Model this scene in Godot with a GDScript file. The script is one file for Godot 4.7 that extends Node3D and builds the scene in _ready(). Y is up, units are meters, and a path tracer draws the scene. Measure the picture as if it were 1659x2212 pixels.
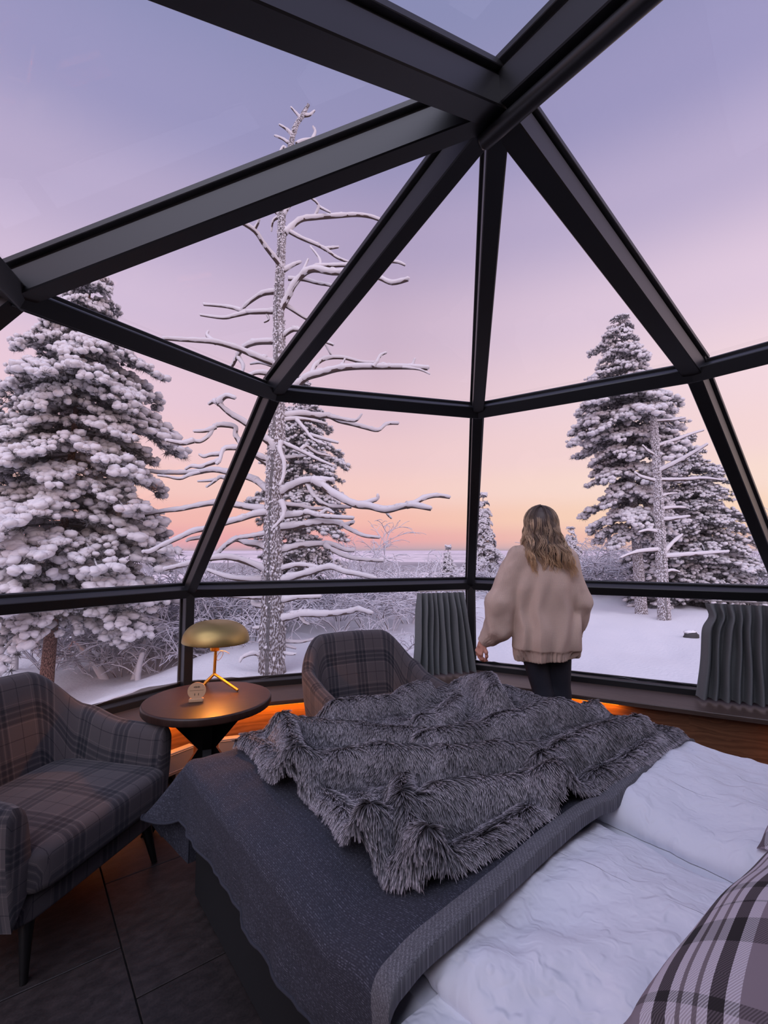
extends Node3D
# A glass igloo at dusk: bed, armchairs, table and a woman at the window, snow-laden trees outside.
# Metres, y up. Helper P(x, y, d) puts a point d metres in front of the doorway (that is, at z = -d).

var M := {}
var rng := RandomNumberGenerator.new()

class G:
	var v := PackedVector3Array()
	var u := PackedVector2Array()
	var c := PackedColorArray()
	var f := PackedInt32Array()
	var tint := Color.WHITE
	func vert(p: Vector3, uv := Vector2.ZERO) -> int:
		v.append(p)
		u.append(uv)
		c.append(tint)
		return v.size() - 1
	func tri(a: int, b: int, d: int) -> void:
		f.append(a)
		f.append(b)
		f.append(d)
	func quad(a: int, b: int, d: int, e: int) -> void:
		tri(a, b, d)
		tri(a, d, e)
	func face(pts: Array, uvs := []) -> void:
		var first := v.size()
		for k in pts.size():
			vert(pts[k], uvs[k] if uvs.size() else Vector2(pts[k].x, pts[k].z))
		for k in range(1, pts.size() - 1):
			tri(first, first + k, first + k + 1)
	# box with chamfered edges, given in its own axes
	func box(at: Vector3, size: Vector3, bevel := 0.004, b := Basis.IDENTITY) -> void:
		var h := size * 0.5
		bevel = minf(bevel, minf(h.x, minf(h.y, h.z)) * 0.9)
		var add := func(l: Array) -> void:
			var pts := []
			var uvs := []
			var n: Vector3 = (l[1] - l[0]).cross(l[2] - l[0])
			for p in l:
				pts.append(at + b * p)
				var a := n.abs()
				uvs.append(Vector2(p.z, p.y) if a.x >= a.y and a.x >= a.z else Vector2(p.x, p.z) if a.y >= a.z else Vector2(p.x, p.y))
			face(pts, uvs)
		for ax in 3:
			for s in [-1.0, 1.0]:
				var i := (ax + 1) % 3
				var j := (ax + 2) % 3
				var q := []
				for k in [[-1, -1], [1, -1], [1, 1], [-1, 1]]:
					var p := Vector3.ZERO
					p[ax] = s * h[ax]
					p[i] = k[0] * (h[i] - bevel)
					p[j] = k[1] * (h[j] - bevel)
					q.append(p)
				if s < 0:
					q.reverse()
				add.call(q)
		for ax in 3:
			var i := (ax + 1) % 3
			var j := (ax + 2) % 3
			for si in [-1.0, 1.0]:
				for sj in [-1.0, 1.0]:
					var q := []
					for k in [[-1, 0], [1, 0], [1, 1], [-1, 1]]:
						var p := Vector3.ZERO
						p[ax] = k[0] * (h[ax] - bevel)
						p[i] = si * (h[i] - (bevel if k[1] else 0.0))
						p[j] = sj * (h[j] - (0.0 if k[1] else bevel))
						q.append(p)
					if ((q[1] - q[0]).cross(q[2] - q[0])).dot(q[0]) < 0:
						q.reverse()
					add.call(q)
		for sx in [-1.0, 1.0]:
			for sy in [-1.0, 1.0]:
				for sz in [-1.0, 1.0]:
					var q := [Vector3(sx * h.x, sy * (h.y - bevel), sz * (h.z - bevel)), Vector3(sx * (h.x - bevel), sy * h.y, sz * (h.z - bevel)), Vector3(sx * (h.x - bevel), sy * (h.y - bevel), sz * h.z)]
					if ((q[1] - q[0]).cross(q[2] - q[0])).dot(q[0]) < 0:
						q.reverse()
					add.call(q)
	func tube(pts: PackedVector3Array, radii: PackedFloat32Array, sides := 8, cap := true, squash := 1.0) -> void:
		var n := pts.size()
		var up := Vector3.UP if absf((pts[n - 1] - pts[0]).normalized().y) < 0.9 else Vector3.RIGHT
		var rows := []
		var run := 0.0
		for i in n:
			var t := (pts[mini(i + 1, n - 1)] - pts[maxi(i - 1, 0)]).normalized()
			var side := t.cross(up).normalized()
			up = side.cross(t).normalized()
			if i > 0:
				run += pts[i].distance_to(pts[i - 1])
			var row := v.size()
			rows.append(row)
			for k in sides:
				var a := TAU * k / sides
				vert(pts[i] + (side * cos(a) * squash + up * sin(a)) * radii[i], Vector2(float(k) / sides, run))
		for i in n - 1:
			for k in sides:
				var k2 := (k + 1) % sides
				quad(rows[i] + k, rows[i + 1] + k, rows[i + 1] + k2, rows[i] + k2)
		if cap:
			var a := vert(pts[0])
			var z := vert(pts[n - 1])
			for k in sides:
				var k2 := (k + 1) % sides
				tri(a, rows[0] + k, rows[0] + k2)
				tri(z, rows[n - 1] + k2, rows[n - 1] + k)
	# turns a profile (radius, height) about an axis
	func lathe(profile: Array, sides: int, xf := Transform3D.IDENTITY) -> void:
		var first := v.size()
		for p in profile:
			for k in sides:
				var a := TAU * k / sides
				vert(xf * Vector3(cos(a) * p.x, p.y, -sin(a) * p.x), Vector2(cos(a) * p.x, sin(a) * p.x))
		for i in profile.size() - 1:
			for k in sides:
				var k2 := (k + 1) % sides
				quad(first + i * sides + k, first + i * sides + k2, first + (i + 1) * sides + k2, first + (i + 1) * sides + k)
	func grid(nu: int, nv: int, at: Callable, wrap_u := false) -> void:
		var first := v.size()
		for j in nv:
			for i in nu:
				var r: Array = at.call(i, j)
				vert(r[0], r[1])
				if r.size() > 2:
					c[c.size() - 1] = r[2]
		for j in nv - 1:
			for i in (nu if wrap_u else nu - 1):
				var i2 := (i + 1) % nu
				quad(first + j * nu + i, first + j * nu + i2, first + (j + 1) * nu + i2, first + (j + 1) * nu + i)
	# a lumpy ball
	func blob(at: Vector3, b: Basis, rings := 5, sides := 7, bump := 0.0, r: RandomNumberGenerator = null) -> void:
		var first := v.size()
		vert(at - b.y)
		for j in range(1, rings):
			var ph := -PI / 2 + PI * j / rings
			for k in sides:
				var a := TAU * (k + 0.5 * (j % 2)) / sides
				var s := 1.0 + (r.randf_range(-bump, bump) if r else 0.0)
				vert(at + b * (Vector3(cos(a) * cos(ph), sin(ph), -sin(a) * cos(ph)) * s))
		var last := vert(at + b.y)
		for k in sides:
			var k2 := (k + 1) % sides
			tri(first, first + 1 + k2, first + 1 + k)
			for j in rings - 2:
				var p := first + 1 + j * sides
				quad(p + k, p + k2, p + sides + k2, p + sides + k)
			var q := first + 1 + (rings - 2) * sides
			tri(last, q + k, q + k2)
	func flatten() -> void:
		var v2 := PackedVector3Array()
		var u2 := PackedVector2Array()
		var c2 := PackedColorArray()
		for k in f.size():
			v2.append(v[f[k]])
			u2.append(u[f[k]])
			c2.append(c[f[k]])
			f[k] = k
		v = v2
		u = u2
		c = c2
	func mesh(m: Material, into: ArrayMesh = null) -> ArrayMesh:
		var n := PackedVector3Array()
		n.resize(v.size())
		for k in range(0, f.size(), 3):
			var a := f[k]
			var b := f[k + 1]
			var d := f[k + 2]
			var w := (v[b] - v[a]).cross(v[d] - v[a])
			n[a] += w
			n[b] += w
			n[d] += w
		for k in n.size():
			n[k] = n[k].normalized() if n[k].length_squared() > 1e-24 else Vector3.UP
		var g := f.duplicate()
		for k in range(0, g.size(), 3):
			var t := g[k + 1]
			g[k + 1] = g[k + 2]
			g[k + 2] = t
		var arr := []
		arr.resize(Mesh.ARRAY_MAX)
		arr[Mesh.ARRAY_VERTEX] = v
		arr[Mesh.ARRAY_NORMAL] = n
		arr[Mesh.ARRAY_TEX_UV] = u
		arr[Mesh.ARRAY_COLOR] = c
		arr[Mesh.ARRAY_INDEX] = g
		if into == null:
			into = ArrayMesh.new()
		into.add_surface_from_arrays(Mesh.PRIMITIVE_TRIANGLES, arr)
		into.surface_set_material(into.get_surface_count() - 1, m)
		return into

func P(x: float, y: float, d: float) -> Vector3:
	return Vector3(x, y, -d)

func put(called: String, m: Mesh, parent: Node = self, at := Vector3.ZERO) -> MeshInstance3D:
	var o := MeshInstance3D.new()
	o.name = called
	o.mesh = m
	o.position = at
	parent.add_child(o, true)
	return o

func tag(o: Node, label: String, category: String, group := "") -> Node:
	o.set_meta("label", label)
	o.set_meta("category", category)
	if group:
		o.set_meta("group", group)
	return o

func thing(called: String, label: String, category: String, at := Vector3.ZERO, turn := 0.0, group := "") -> Node3D:
	var o := Node3D.new()
	o.name = called
	add_child(o, true)
	o.position = at
	o.rotation.y = turn
	tag(o, label, category, group)
	return o

func struct(called: String, m: Mesh) -> MeshInstance3D:
	var o := put(called, m)
	o.set_meta("kind", "structure")
	return o

func mat(called: String, col: Color, rough := 0.7, metal := 0.0) -> StandardMaterial3D:
	var m := StandardMaterial3D.new()
	m.resource_name = called
	m.albedo_color = col
	m.roughness = rough
	m.metallic = metal
	M[called] = m
	return m

func noise(seed_: int, freq: float, octaves := 3) -> FastNoiseLite:
	var n := FastNoiseLite.new()
	n.seed = seed_
	n.noise_type = FastNoiseLite.TYPE_SIMPLEX_SMOOTH
	n.frequency = freq
	n.fractal_octaves = octaves
	return n

func picture(w: int, h: int, at: Callable) -> ImageTexture:
	var im := Image.create(w, h, false, Image.FORMAT_RGB8)
	for y in h:
		for x in w:
			im.set_pixel(x, y, at.call(x, y))
	return ImageTexture.create_from_image(im)

func triplanar(m: StandardMaterial3D, scale: float, world := false) -> void:
	m.uv1_triplanar = true
	m.uv1_world_triplanar = world
	m.uv1_scale = Vector3.ONE * scale
	m.uv1_triplanar_sharpness = 4.0

func path(list: Array) -> PackedVector3Array:
	# a smooth curve through the points
	var out := PackedVector3Array()
	for i in list.size() - 1:
		var a: Vector3 = list[maxi(i - 1, 0)]
		var b: Vector3 = list[i]
		var c: Vector3 = list[i + 1]
		var d: Vector3 = list[mini(i + 2, list.size() - 1)]
		for k in 4:
			var t := k / 4.0
			out.append(b.cubic_interpolate(c, a, d, t))
	out.append(list[list.size() - 1])
	return out

func _ready() -> void:
	rng.seed = 11
	# camera
	var cam := Camera3D.new()
	cam.name = "Camera"
	cam.position = Vector3(0, 1.45, 0)
	cam.rotation.x = atan2(81.0, 1035.0)
	cam.fov = rad_to_deg(2.0 * atan2(1106.0, 1035.0))
	cam.near = 0.05
	cam.far = 40000.0
	add_child(cam)
	# sky, exposure
	var we := WorldEnvironment.new()
	we.name = "Environment"
	var e := Environment.new()
	e.background_mode = Environment.BG_SKY
	e.sky = Sky.new()
	e.sky.sky_material = dusk_sky()
	e.tonemap_mode = Environment.TONE_MAPPER_LINEAR
	e.tonemap_exposure = 1.0
	e.sdfgi_enabled = true
	e.ssao_enabled = true
	e.ssil_enabled = true
	we.environment = e
	add_child(we)
	# unseen broad soft light high behind the igloo, placed to brighten room and snow
	var glow := DirectionalLight3D.new()
	glow.name = "UnseenSoftLight"
	glow.light_color = Color(0.92, 0.92, 1.0)
	glow.light_energy = 0.62
	glow.light_angular_distance = 60.0
	glow.shadow_enabled = true
	glow.sky_mode = DirectionalLight3D.SKY_MODE_LIGHT_ONLY
	glow.look_at_from_position(Vector3.ZERO, Vector3(0.30, -1.0, -0.90))
	add_child(glow)
	materials()
	shell()
	land()
	room()
	person()
	forest()
func dusk_sky() -> PanoramaSkyMaterial:
	# rows of (degrees above the horizon, colour) to the left, ahead and to the right; between them the air blends
	var ahead := [[0.0, Color8(206, 170, 182)], [1.2, Color8(238, 172, 174)], [3.5, Color8(249, 192, 180)], [7.0, Color8(250, 209, 203)], [11.0, Color8(242, 205, 208)], [17.0, Color8(227, 195, 209)], [25.0, Color8(206, 182, 205)], [34.0, Color8(178, 163, 197)], [42.0, Color8(153, 149, 189)], [52.0, Color8(140, 143, 184)], [70.0, Color8(126, 134, 178)], [90.0, Color8(118, 128, 172)]]
	var left := [[0.0, Color8(214, 165, 182)], [1.2, Color8(240, 172, 176)], [3.5, Color8(248, 188, 182)], [7.0, Color8(250, 204, 198)], [11.0, Color8(246, 206, 212)], [17.0, Color8(238, 206, 222)], [25.0, Color8(216, 195, 222)], [34.0, Color8(188, 174, 208)], [42.0, Color8(158, 154, 196)], [52.0, Color8(140, 144, 186)], [70.0, Color8(126, 134, 178)], [90.0, Color8(118, 128, 172)]]
	var right := [[0.0, Color8(222, 184, 180)], [1.2, Color8(246, 200, 184)], [3.5, Color8(253, 218, 192)], [7.0, Color8(253, 224, 212)], [11.0, Color8(249, 218, 218)], [17.0, Color8(246, 218, 226)], [25.0, Color8(228, 205, 226)], [34.0, Color8(190, 176, 210)], [42.0, Color8(160, 154, 196)], [52.0, Color8(142, 145, 186)], [70.0, Color8(126, 134, 178)], [90.0, Color8(118, 128, 172)]]
	var look := func(rows: Array, el: float) -> Color:
		for k in range(1, rows.size()):
			if el <= rows[k][0]:
				var t: float = (el - rows[k - 1][0]) / (rows[k][0] - rows[k - 1][0])
				t = t * t * (3.0 - 2.0 * t)
				return rows[k - 1][1].srgb_to_linear().lerp(rows[k][1].srgb_to_linear(), t)
		return rows[rows.size() - 1][1].srgb_to_linear()
	var w := 512
	var h := 512
	var im := Image.create(w, h, false, Image.FORMAT_RGBF)
	for y in h:
		var el := 90.0 - 180.0 * (y + 0.5) / h
		for x in w:
			var az := wrapf(360.0 * (x + 0.5) / w, -180.0, 180.0)
			var c: Color
			if el < 0.0:
				c = Color(0.42, 0.36, 0.44)
			else:
				var t := clampf(az / 38.0, -1.0, 1.0)
				t = t * (1.5 - 0.5 * t * t)
				var mid: Color = look.call(ahead, el)
				c = mid.lerp(look.call(right, el), t) if t > 0.0 else mid.lerp(look.call(left, el), -t)
				# sky out of view, right and behind, made brighter to light room and snow
				var near := clampf((cos(deg_to_rad(az - 140.0)) + 0.35) / 1.35, 0.0, 1.0)
				c *= 1.0 + 1.1 * near * near * cos(deg_to_rad(el))
			im.set_pixel(x, y, c)
	var s := PanoramaSkyMaterial.new()
	s.panorama = ImageTexture.create_from_image(im)
	return s

func materials() -> void:
	mat("black frame", Color(0.085, 0.09, 0.10), 0.42)
	mat("rubber seal", Color(0.03, 0.03, 0.035), 0.7)
	var g := mat("glass", Color(1, 1, 1, 0.03), 0.0)
	g.transparency = BaseMaterial3D.TRANSPARENCY_ALPHA
	g.metallic_specular = 0.35
	var n := noise(3, 0.012, 4)
	var n2 := noise(4, 0.05, 3)
	# dark wood: long grain along x of the picture
	var wood := func(dark: Color, light: Color, sx: float, sy: float) -> ImageTexture:
		return picture(512, 512, func(x: int, y: int) -> Color:
			var wob := n.get_noise_2d(x * 0.4, y * 0.8) * 30.0
			var a := n2.get_noise_2d(x * sx, (y + wob) * sy) * 0.5 + 0.5
			var b := n2.get_noise_2d(x * sx * 2.0 + 700, (y + wob) * sy * 4.0) * 0.5 + 0.5
			return dark.lerp(light, clampf(a * 0.65 + b * 0.35, 0, 1)))
	M["grain"] = wood.call(Color(0.55, 0.5, 0.48), Color(1, 1, 1), 0.05, 1.2)
	var b := mat("bench wood", Color(0.40, 0.34, 0.31), 0.45)
	b.albedo_texture = M["grain"]
	b.uv1_scale = Vector3(0.9, 2.2, 1)
	var pn := mat("panel wood", Color(0.62, 0.44, 0.31), 0.5)
	pn.albedo_texture = M["grain"]
	pn.uv1_scale = Vector3(0.7, 1.6, 1)
	var t := mat("table wood", Color(0.235, 0.155, 0.13), 0.42)
	t.albedo_texture = M["grain"]
	t.uv1_scale = Vector3(1.4, 2.6, 1)
	mat("wall wood", Color(0.16, 0.13, 0.12), 0.6)
	mat("black steel", Color(0.05, 0.05, 0.055), 0.4, 0.3)
	mat("white enamel", Color(0.66, 0.63, 0.61), 0.4)
	# slate tiles in four tones
	var streak := noise(8, 0.02, 5)
	var slate := picture(512, 512, func(x: int, y: int) -> Color:
		var a := streak.get_noise_2d(x * 0.9 + 20.0 * n.get_noise_2d(x, y), y * 1.7) * 0.5 + 0.5
		var d := n2.get_noise_2d(x * 3.0, y * 3.0) * 0.5 + 0.5
		var k := 0.55 + 0.5 * a + 0.22 * (d - 0.5)
		return Color(k, k * 0.99, k * 0.97))
	for k in 4:
		var s := mat("slate %d" % k, Color(0.235, 0.205, 0.205) * (0.9 + 0.06 * k), 0.55)
		s.albedo_color.a = 1.0
		s.albedo_texture = slate
		s.uv1_offset = Vector3(0.37 * k, 0.21 * k, 0)
		s.uv1_scale = Vector3(1.2, 1.2, 1)
		s.heightmap_enabled = true
		s.heightmap_texture = slate
		s.heightmap_scale = 0.15
	mat("grout", Color(0.13, 0.12, 0.12), 0.9)
	var led := mat("led glow", Color(1, 0.62, 0.2), 0.5)
	led.emission_enabled = true
	led.emission = Color(1.0, 0.56, 0.12)
	led.emission_energy_multiplier = 2.0
	var snow := mat("snow", Color(0.875, 0.87, 0.885), 0.85)
	var sn := picture(256, 256, func(x: int, y: int) -> Color:
		var k := 0.5 + 0.5 * streak.get_noise_2d(x * 2.2, y * 2.2)
		return Color(k, k, k))
	snow.heightmap_enabled = true
	snow.heightmap_texture = sn
	snow.heightmap_scale = 0.6
	triplanar(snow, 1.4, true)
	var far := mat("far land", Color.WHITE, 0.9)
	far.vertex_color_use_as_albedo = true

# plan of the walls, left rear to right rear, at the foot of the glass
const RAIL := 1.121
const RING := 2.30
const SILL := 0.405
var wall_at := [P(-1.28, 0, -1.48), P(-2.067, 0, -0.447), P(-2.73, 0, 1.707), P(-1.435, 0, 3.594), P(0.773, 0, 4.308), P(2.714, 0, 3.289), P(3.53, 0, 2.16)]
var ring_at := [P(-0.151, RING, -0.579), P(-0.911, RING, 0.427), P(-1.227, RING, 1.576), P(-0.593, RING, 2.592), P(0.59, RING, 2.944), P(1.515, RING, 2.294), P(2.248, RING, 1.324)]
var hub := P(0.357, 2.78, 1.387)
var hub_end := P(1.075, 2.78, 0.437)

func bar(a: Vector3, b: Vector3, out: Vector3, w: float, deep: float, ext_a := 0.0, ext_b := 0.0) -> Mesh:
	var t := (b - a).normalized()
	a -= t * ext_a
	b += t * ext_b
	out = (out - t * out.dot(t)).normalized()
	var s := t.cross(out)
	var k := 0.004
	var prof := [Vector2(-w / 2 + k, 0), Vector2(w / 2 - k, 0), Vector2(w / 2, k), Vector2(w / 2, deep - k), Vector2(w / 2 - k, deep), Vector2(w / 2 - 0.008, deep), Vector2(w / 2 - 0.008, deep + 0.014), Vector2(w / 2 + 0.011, deep + 0.014), Vector2(w / 2 + 0.013, deep + 0.016), Vector2(w / 2 + 0.013, deep + 0.034), Vector2(-w / 2 - 0.013, deep + 0.034), Vector2(-w / 2 - 0.013, deep + 0.016), Vector2(-w / 2 - 0.011, deep + 0.014), Vector2(-w / 2 + 0.008, deep + 0.014), Vector2(-w / 2 + 0.008, deep), Vector2(-w / 2 + k, deep), Vector2(-w / 2, deep - k), Vector2(-w / 2, k)]
	var g := G.new()
	var n := prof.size()
	for i in n:
		var p: Vector2 = prof[i]
		var q: Vector2 = prof[(i + 1) % n]
		g.face([a + s * p.x + out * p.y, a + s * q.x + out * q.y, b + s * q.x + out * q.y, b + s * p.x + out * p.y])
	for e in [[a, true], [b, false]]:
		var pts := []
		for i in [0, 1, 2, 3, 4, 15, 16, 17]:
			pts.append(e[0] + s * prof[i].x + out * prof[i].y)
		var pts2 := []
		for i in [5, 6, 13, 14]:
			pts2.append(e[0] + s * prof[i].x + out * prof[i].y)
		var pts3 := []
		for i in [7, 8, 9, 10, 11, 12]:
			pts3.append(e[0] + s * prof[i].x + out * prof[i].y)
		for l in [pts, pts2, pts3]:
			if e[1]:
				l.reverse()
			g.face(l)
	g.f.reverse()
	return g.mesh(M["black frame"])

var trims := 0
func trim(m: Mesh) -> void:
	trims += 1
	struct("trim_%d" % trims, m)

var panes := 0
func pane(pts: Array, shift: float, inside: Vector3) -> void:
	panes += 1
	var n: Vector3 = (pts[1] - pts[0]).cross(pts[2] - pts[0]).normalized()
	var mid := Vector3.ZERO
	for p in pts:
		mid += p / pts.size()
	if n.dot(mid - inside) < 0:
		pts.reverse()
		n = -n
	var q := []
	for p in pts:
		q.append(p + n * shift + (p - mid).normalized() * 0.045)
	var g := G.new()
	g.face(q)
	struct("window_%d" % panes, g.mesh(M["glass"]))

func shell() -> void:
	var mid := P(0.35, 1.1, 1.3)
	var up := Vector3.UP
	var rails := []
	var sills := []
	for p in wall_at:
		rails.append(Vector3(p.x, RAIL, p.z))
		sills.append(Vector3(p.x, SILL, p.z))
	# glass: low band, sloping band, crown
	for k in 6:
		pane([sills[k], sills[k + 1], rails[k + 1], rails[k]], 0.10, mid)
		pane([rails[k], rails[k + 1], ring_at[k + 1], ring_at[k]], 0.10, mid)
	for k in range(1, 5):
		pane([ring_at[k], ring_at[k + 1], hub], 0.115, mid)
	pane([ring_at[5], ring_at[6], hub_end, hub], 0.115, mid)
	pane([ring_at[1], ring_at[0], hub_end, hub], 0.115, mid)
	# frame
	for k in range(1, 6):
		var radial: Vector3 = (rails[k] - Vector3(mid.x, RAIL, mid.z)).normalized()
		trim(bar(sills[k], rails[k], radial, 0.064, 0.085))
		trim(bar(rails[k], ring_at[k], (rails[k] + ring_at[k]) * 0.5 - mid + up * 0.35, 0.066, 0.085, 0.0, 0.02))
	for k in 6:
		var m1: Vector3 = (rails[k] + rails[k + 1]) * 0.5
		trim(bar(rails[k], rails[k + 1], (m1 - Vector3(mid.x, RAIL, mid.z)) + up * 0.9, 0.068, 0.085, 0.02, 0.02))
		trim(bar(sills[k] + up * 0.012, sills[k + 1] + up * 0.012, m1 - Vector3(mid.x, RAIL, mid.z), 0.055, 0.085, 0.02, 0.02))
		var m2: Vector3 = (ring_at[k] + ring_at[k + 1]) * 0.5
		trim(bar(ring_at[k], ring_at[k + 1], m2 - Vector3(mid.x, 1.5, mid.z), 0.070, 0.085, 0.03, 0.03))
	for k in range(1, 6):
		var m3: Vector3 = (ring_at[k] + hub) * 0.5
		var heavy: bool = k == 1 or k == 5
		trim(bar(ring_at[k], hub, m3 - Vector3(mid.x, 0.9, mid.z), 0.082 if heavy else 0.068, 0.10, 0.055, 0.01))
	trim(bar(hub, hub_end, up, 0.085, 0.11, 0.03, 0.0))
	# round tube under the ridge
	var g := G.new()
	var along := (hub_end - hub).normalized()
	var drop := Vector3(0, -0.03, 0)
	var t0 := hub - along * 0.06 + drop
	g.tube(PackedVector3Array([t0 - along * 0.012, t0, hub_end + drop]), PackedFloat32Array([0.018, 0.026, 0.026]), 20)
	trim(g.mesh(M["black frame"]))
	# solid foot of the walls, and the rear wall with thickness
	var side := ["wall_left_rear", "wall_left", "wall_front_left", "wall_front", "wall_front_right", "wall_right"]
	for k in 6:
		g = G.new()
		var a: Vector3 = wall_at[k]
		var b: Vector3 = wall_at[k + 1]
		var o := (b - a).normalized().cross(up)
		if o.dot((a + b) * 0.5 - Vector3(mid.x, 0, mid.z)) < 0:
			o = -o
		var t := (b - a).normalized()
		var c := (a + b) * 0.5 + o * 0.045 + up * (SILL / 2 - 0.12)
		g.box(c, Vector3(a.distance_to(b) + 0.06, SILL + 0.22, 0.09), 0.003, Basis(t, up, t.cross(up)))
		struct(side[k], g.mesh(M["wall wood"]))
	g = G.new()
	var back := (hub_end - hub).normalized()
	var outline := [wall_at[0], wall_at[6], rails[6], ring_at[6], hub_end, ring_at[0], rails[0]]
	var f1 := []
	var f2 := []
	for p in outline:
		var q: Vector3 = p + (p - P(1.0, 1.2, 0.45)).normalized() * 0.16
		f1.append(q + back * 0.02)
		f2.append(q + back * 0.14)
	g.face(f1)
	for k in 7:
		g.face([f1[k], f2[k], f2[(k + 1) % 7], f1[(k + 1) % 7]])
	f2.reverse()
	g.face(f2)
	struct("wall_rear", g.mesh(M["wall wood"]))
	floor_tiles()
	benches()

func in_plan(x: float, z: float, inset: float) -> bool:
	for k in 6:
		var a: Vector3 = wall_at[k]
		var b: Vector3 = wall_at[k + 1]
		var n := Vector3.UP.cross(b - a).normalized()
		if n.dot(Vector3(x, 0, z) - a) > -inset:
			return false
	var n2 := (hub_end - hub).normalized()
	return n2.dot(Vector3(x, 0, z) - wall_at[0]) < -inset

func floor_tiles() -> void:
	var g := G.new()
	var pts := wall_at.duplicate()
	var low := []
	for p in pts:
		low.append(p + Vector3(0, -0.012, 0))
	var base := []
	for p in pts:
		base.append(p + Vector3(0, -0.12, 0))
	g.face(low)
	for k in 7:
		g.face([low[k], base[k], base[(k + 1) % 7], low[(k + 1) % 7]])
	base.reverse()
	g.face(base)
	g.f.reverse()
	var fl := struct("floor", g.mesh(M["grout"]))
	# tiles lie square to the bed
	var u := P(0.792, 0, 0.611)
	var v := P(0.611, 0, -0.792)
	var o := bed_at()
	var b := Basis(u, Vector3.UP, v)
	var size := 0.67
	var kinds := []
	for k in 4:
		var t := G.new()
		t.box(Vector3(0, -0.006, 0), Vector3(size - 0.005, 0.012, size - 0.005), 0.0018)
		kinds.append(t.mesh(M["slate %d" % k]))
	for i in range(-6, 7):
		for j in range(-6, 7):
			var at := o + u * (-0.278 + size * (i + 0.5)) + v * (-0.311 + size * (j + (0.5 if i >= 0 else 0.12)))
			var ok := true
			for s in [[-1, -1], [1, -1], [1, 1], [-1, 1]]:
				var q: Vector3 = at + u * s[0] * 0.3 + v * s[1] * 0.3
				ok = ok and in_plan(q.x, q.z, 0.06)
			if ok:
				var m := put("tile", kinds[rng.randi() % 4], fl)
				m.transform = Transform3D(b, at)

func inset_path(off: float, y: float) -> Array:
	# the wall line moved inwards, corners mitred
	var out := []
	for k in 7:
		var a: Vector3 = wall_at[maxi(k - 1, 0)] if k > 0 else wall_at[0] - (wall_at[1] - wall_at[0])
		var b: Vector3 = wall_at[k]
		var c: Vector3 = wall_at[k + 1] if k < 6 else wall_at[6] + (wall_at[6] - wall_at[5])
		var n1 := (b - a).normalized().cross(Vector3.UP)
		var n2 := (c - b).normalized().cross(Vector3.UP)
		var m := (n1 + n2).normalized()
		var p := b + m * (off / m.dot(n1))
		out.append(Vector3(p.x, y, p.z))
	return out

func strip_area(a: Vector3, b: Vector3, aim: Vector3, wide: float, power: float, col: Color) -> void:
	var l := AreaLight3D.new()
	l.name = "LedLight"
	l.light_color = col
	l.light_energy = power
	l.area_size = Vector2(a.distance_to(b), wide)
	l.area_range = 12.0
	l.area_attenuation = 2.0
	l.shadow_enabled = true
	var x := (b - a).normalized()
	var z := -aim.normalized()
	l.transform = Transform3D(Basis(x, z.cross(x), z), (a + b) * 0.5)
	add_child(l, true)

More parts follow.
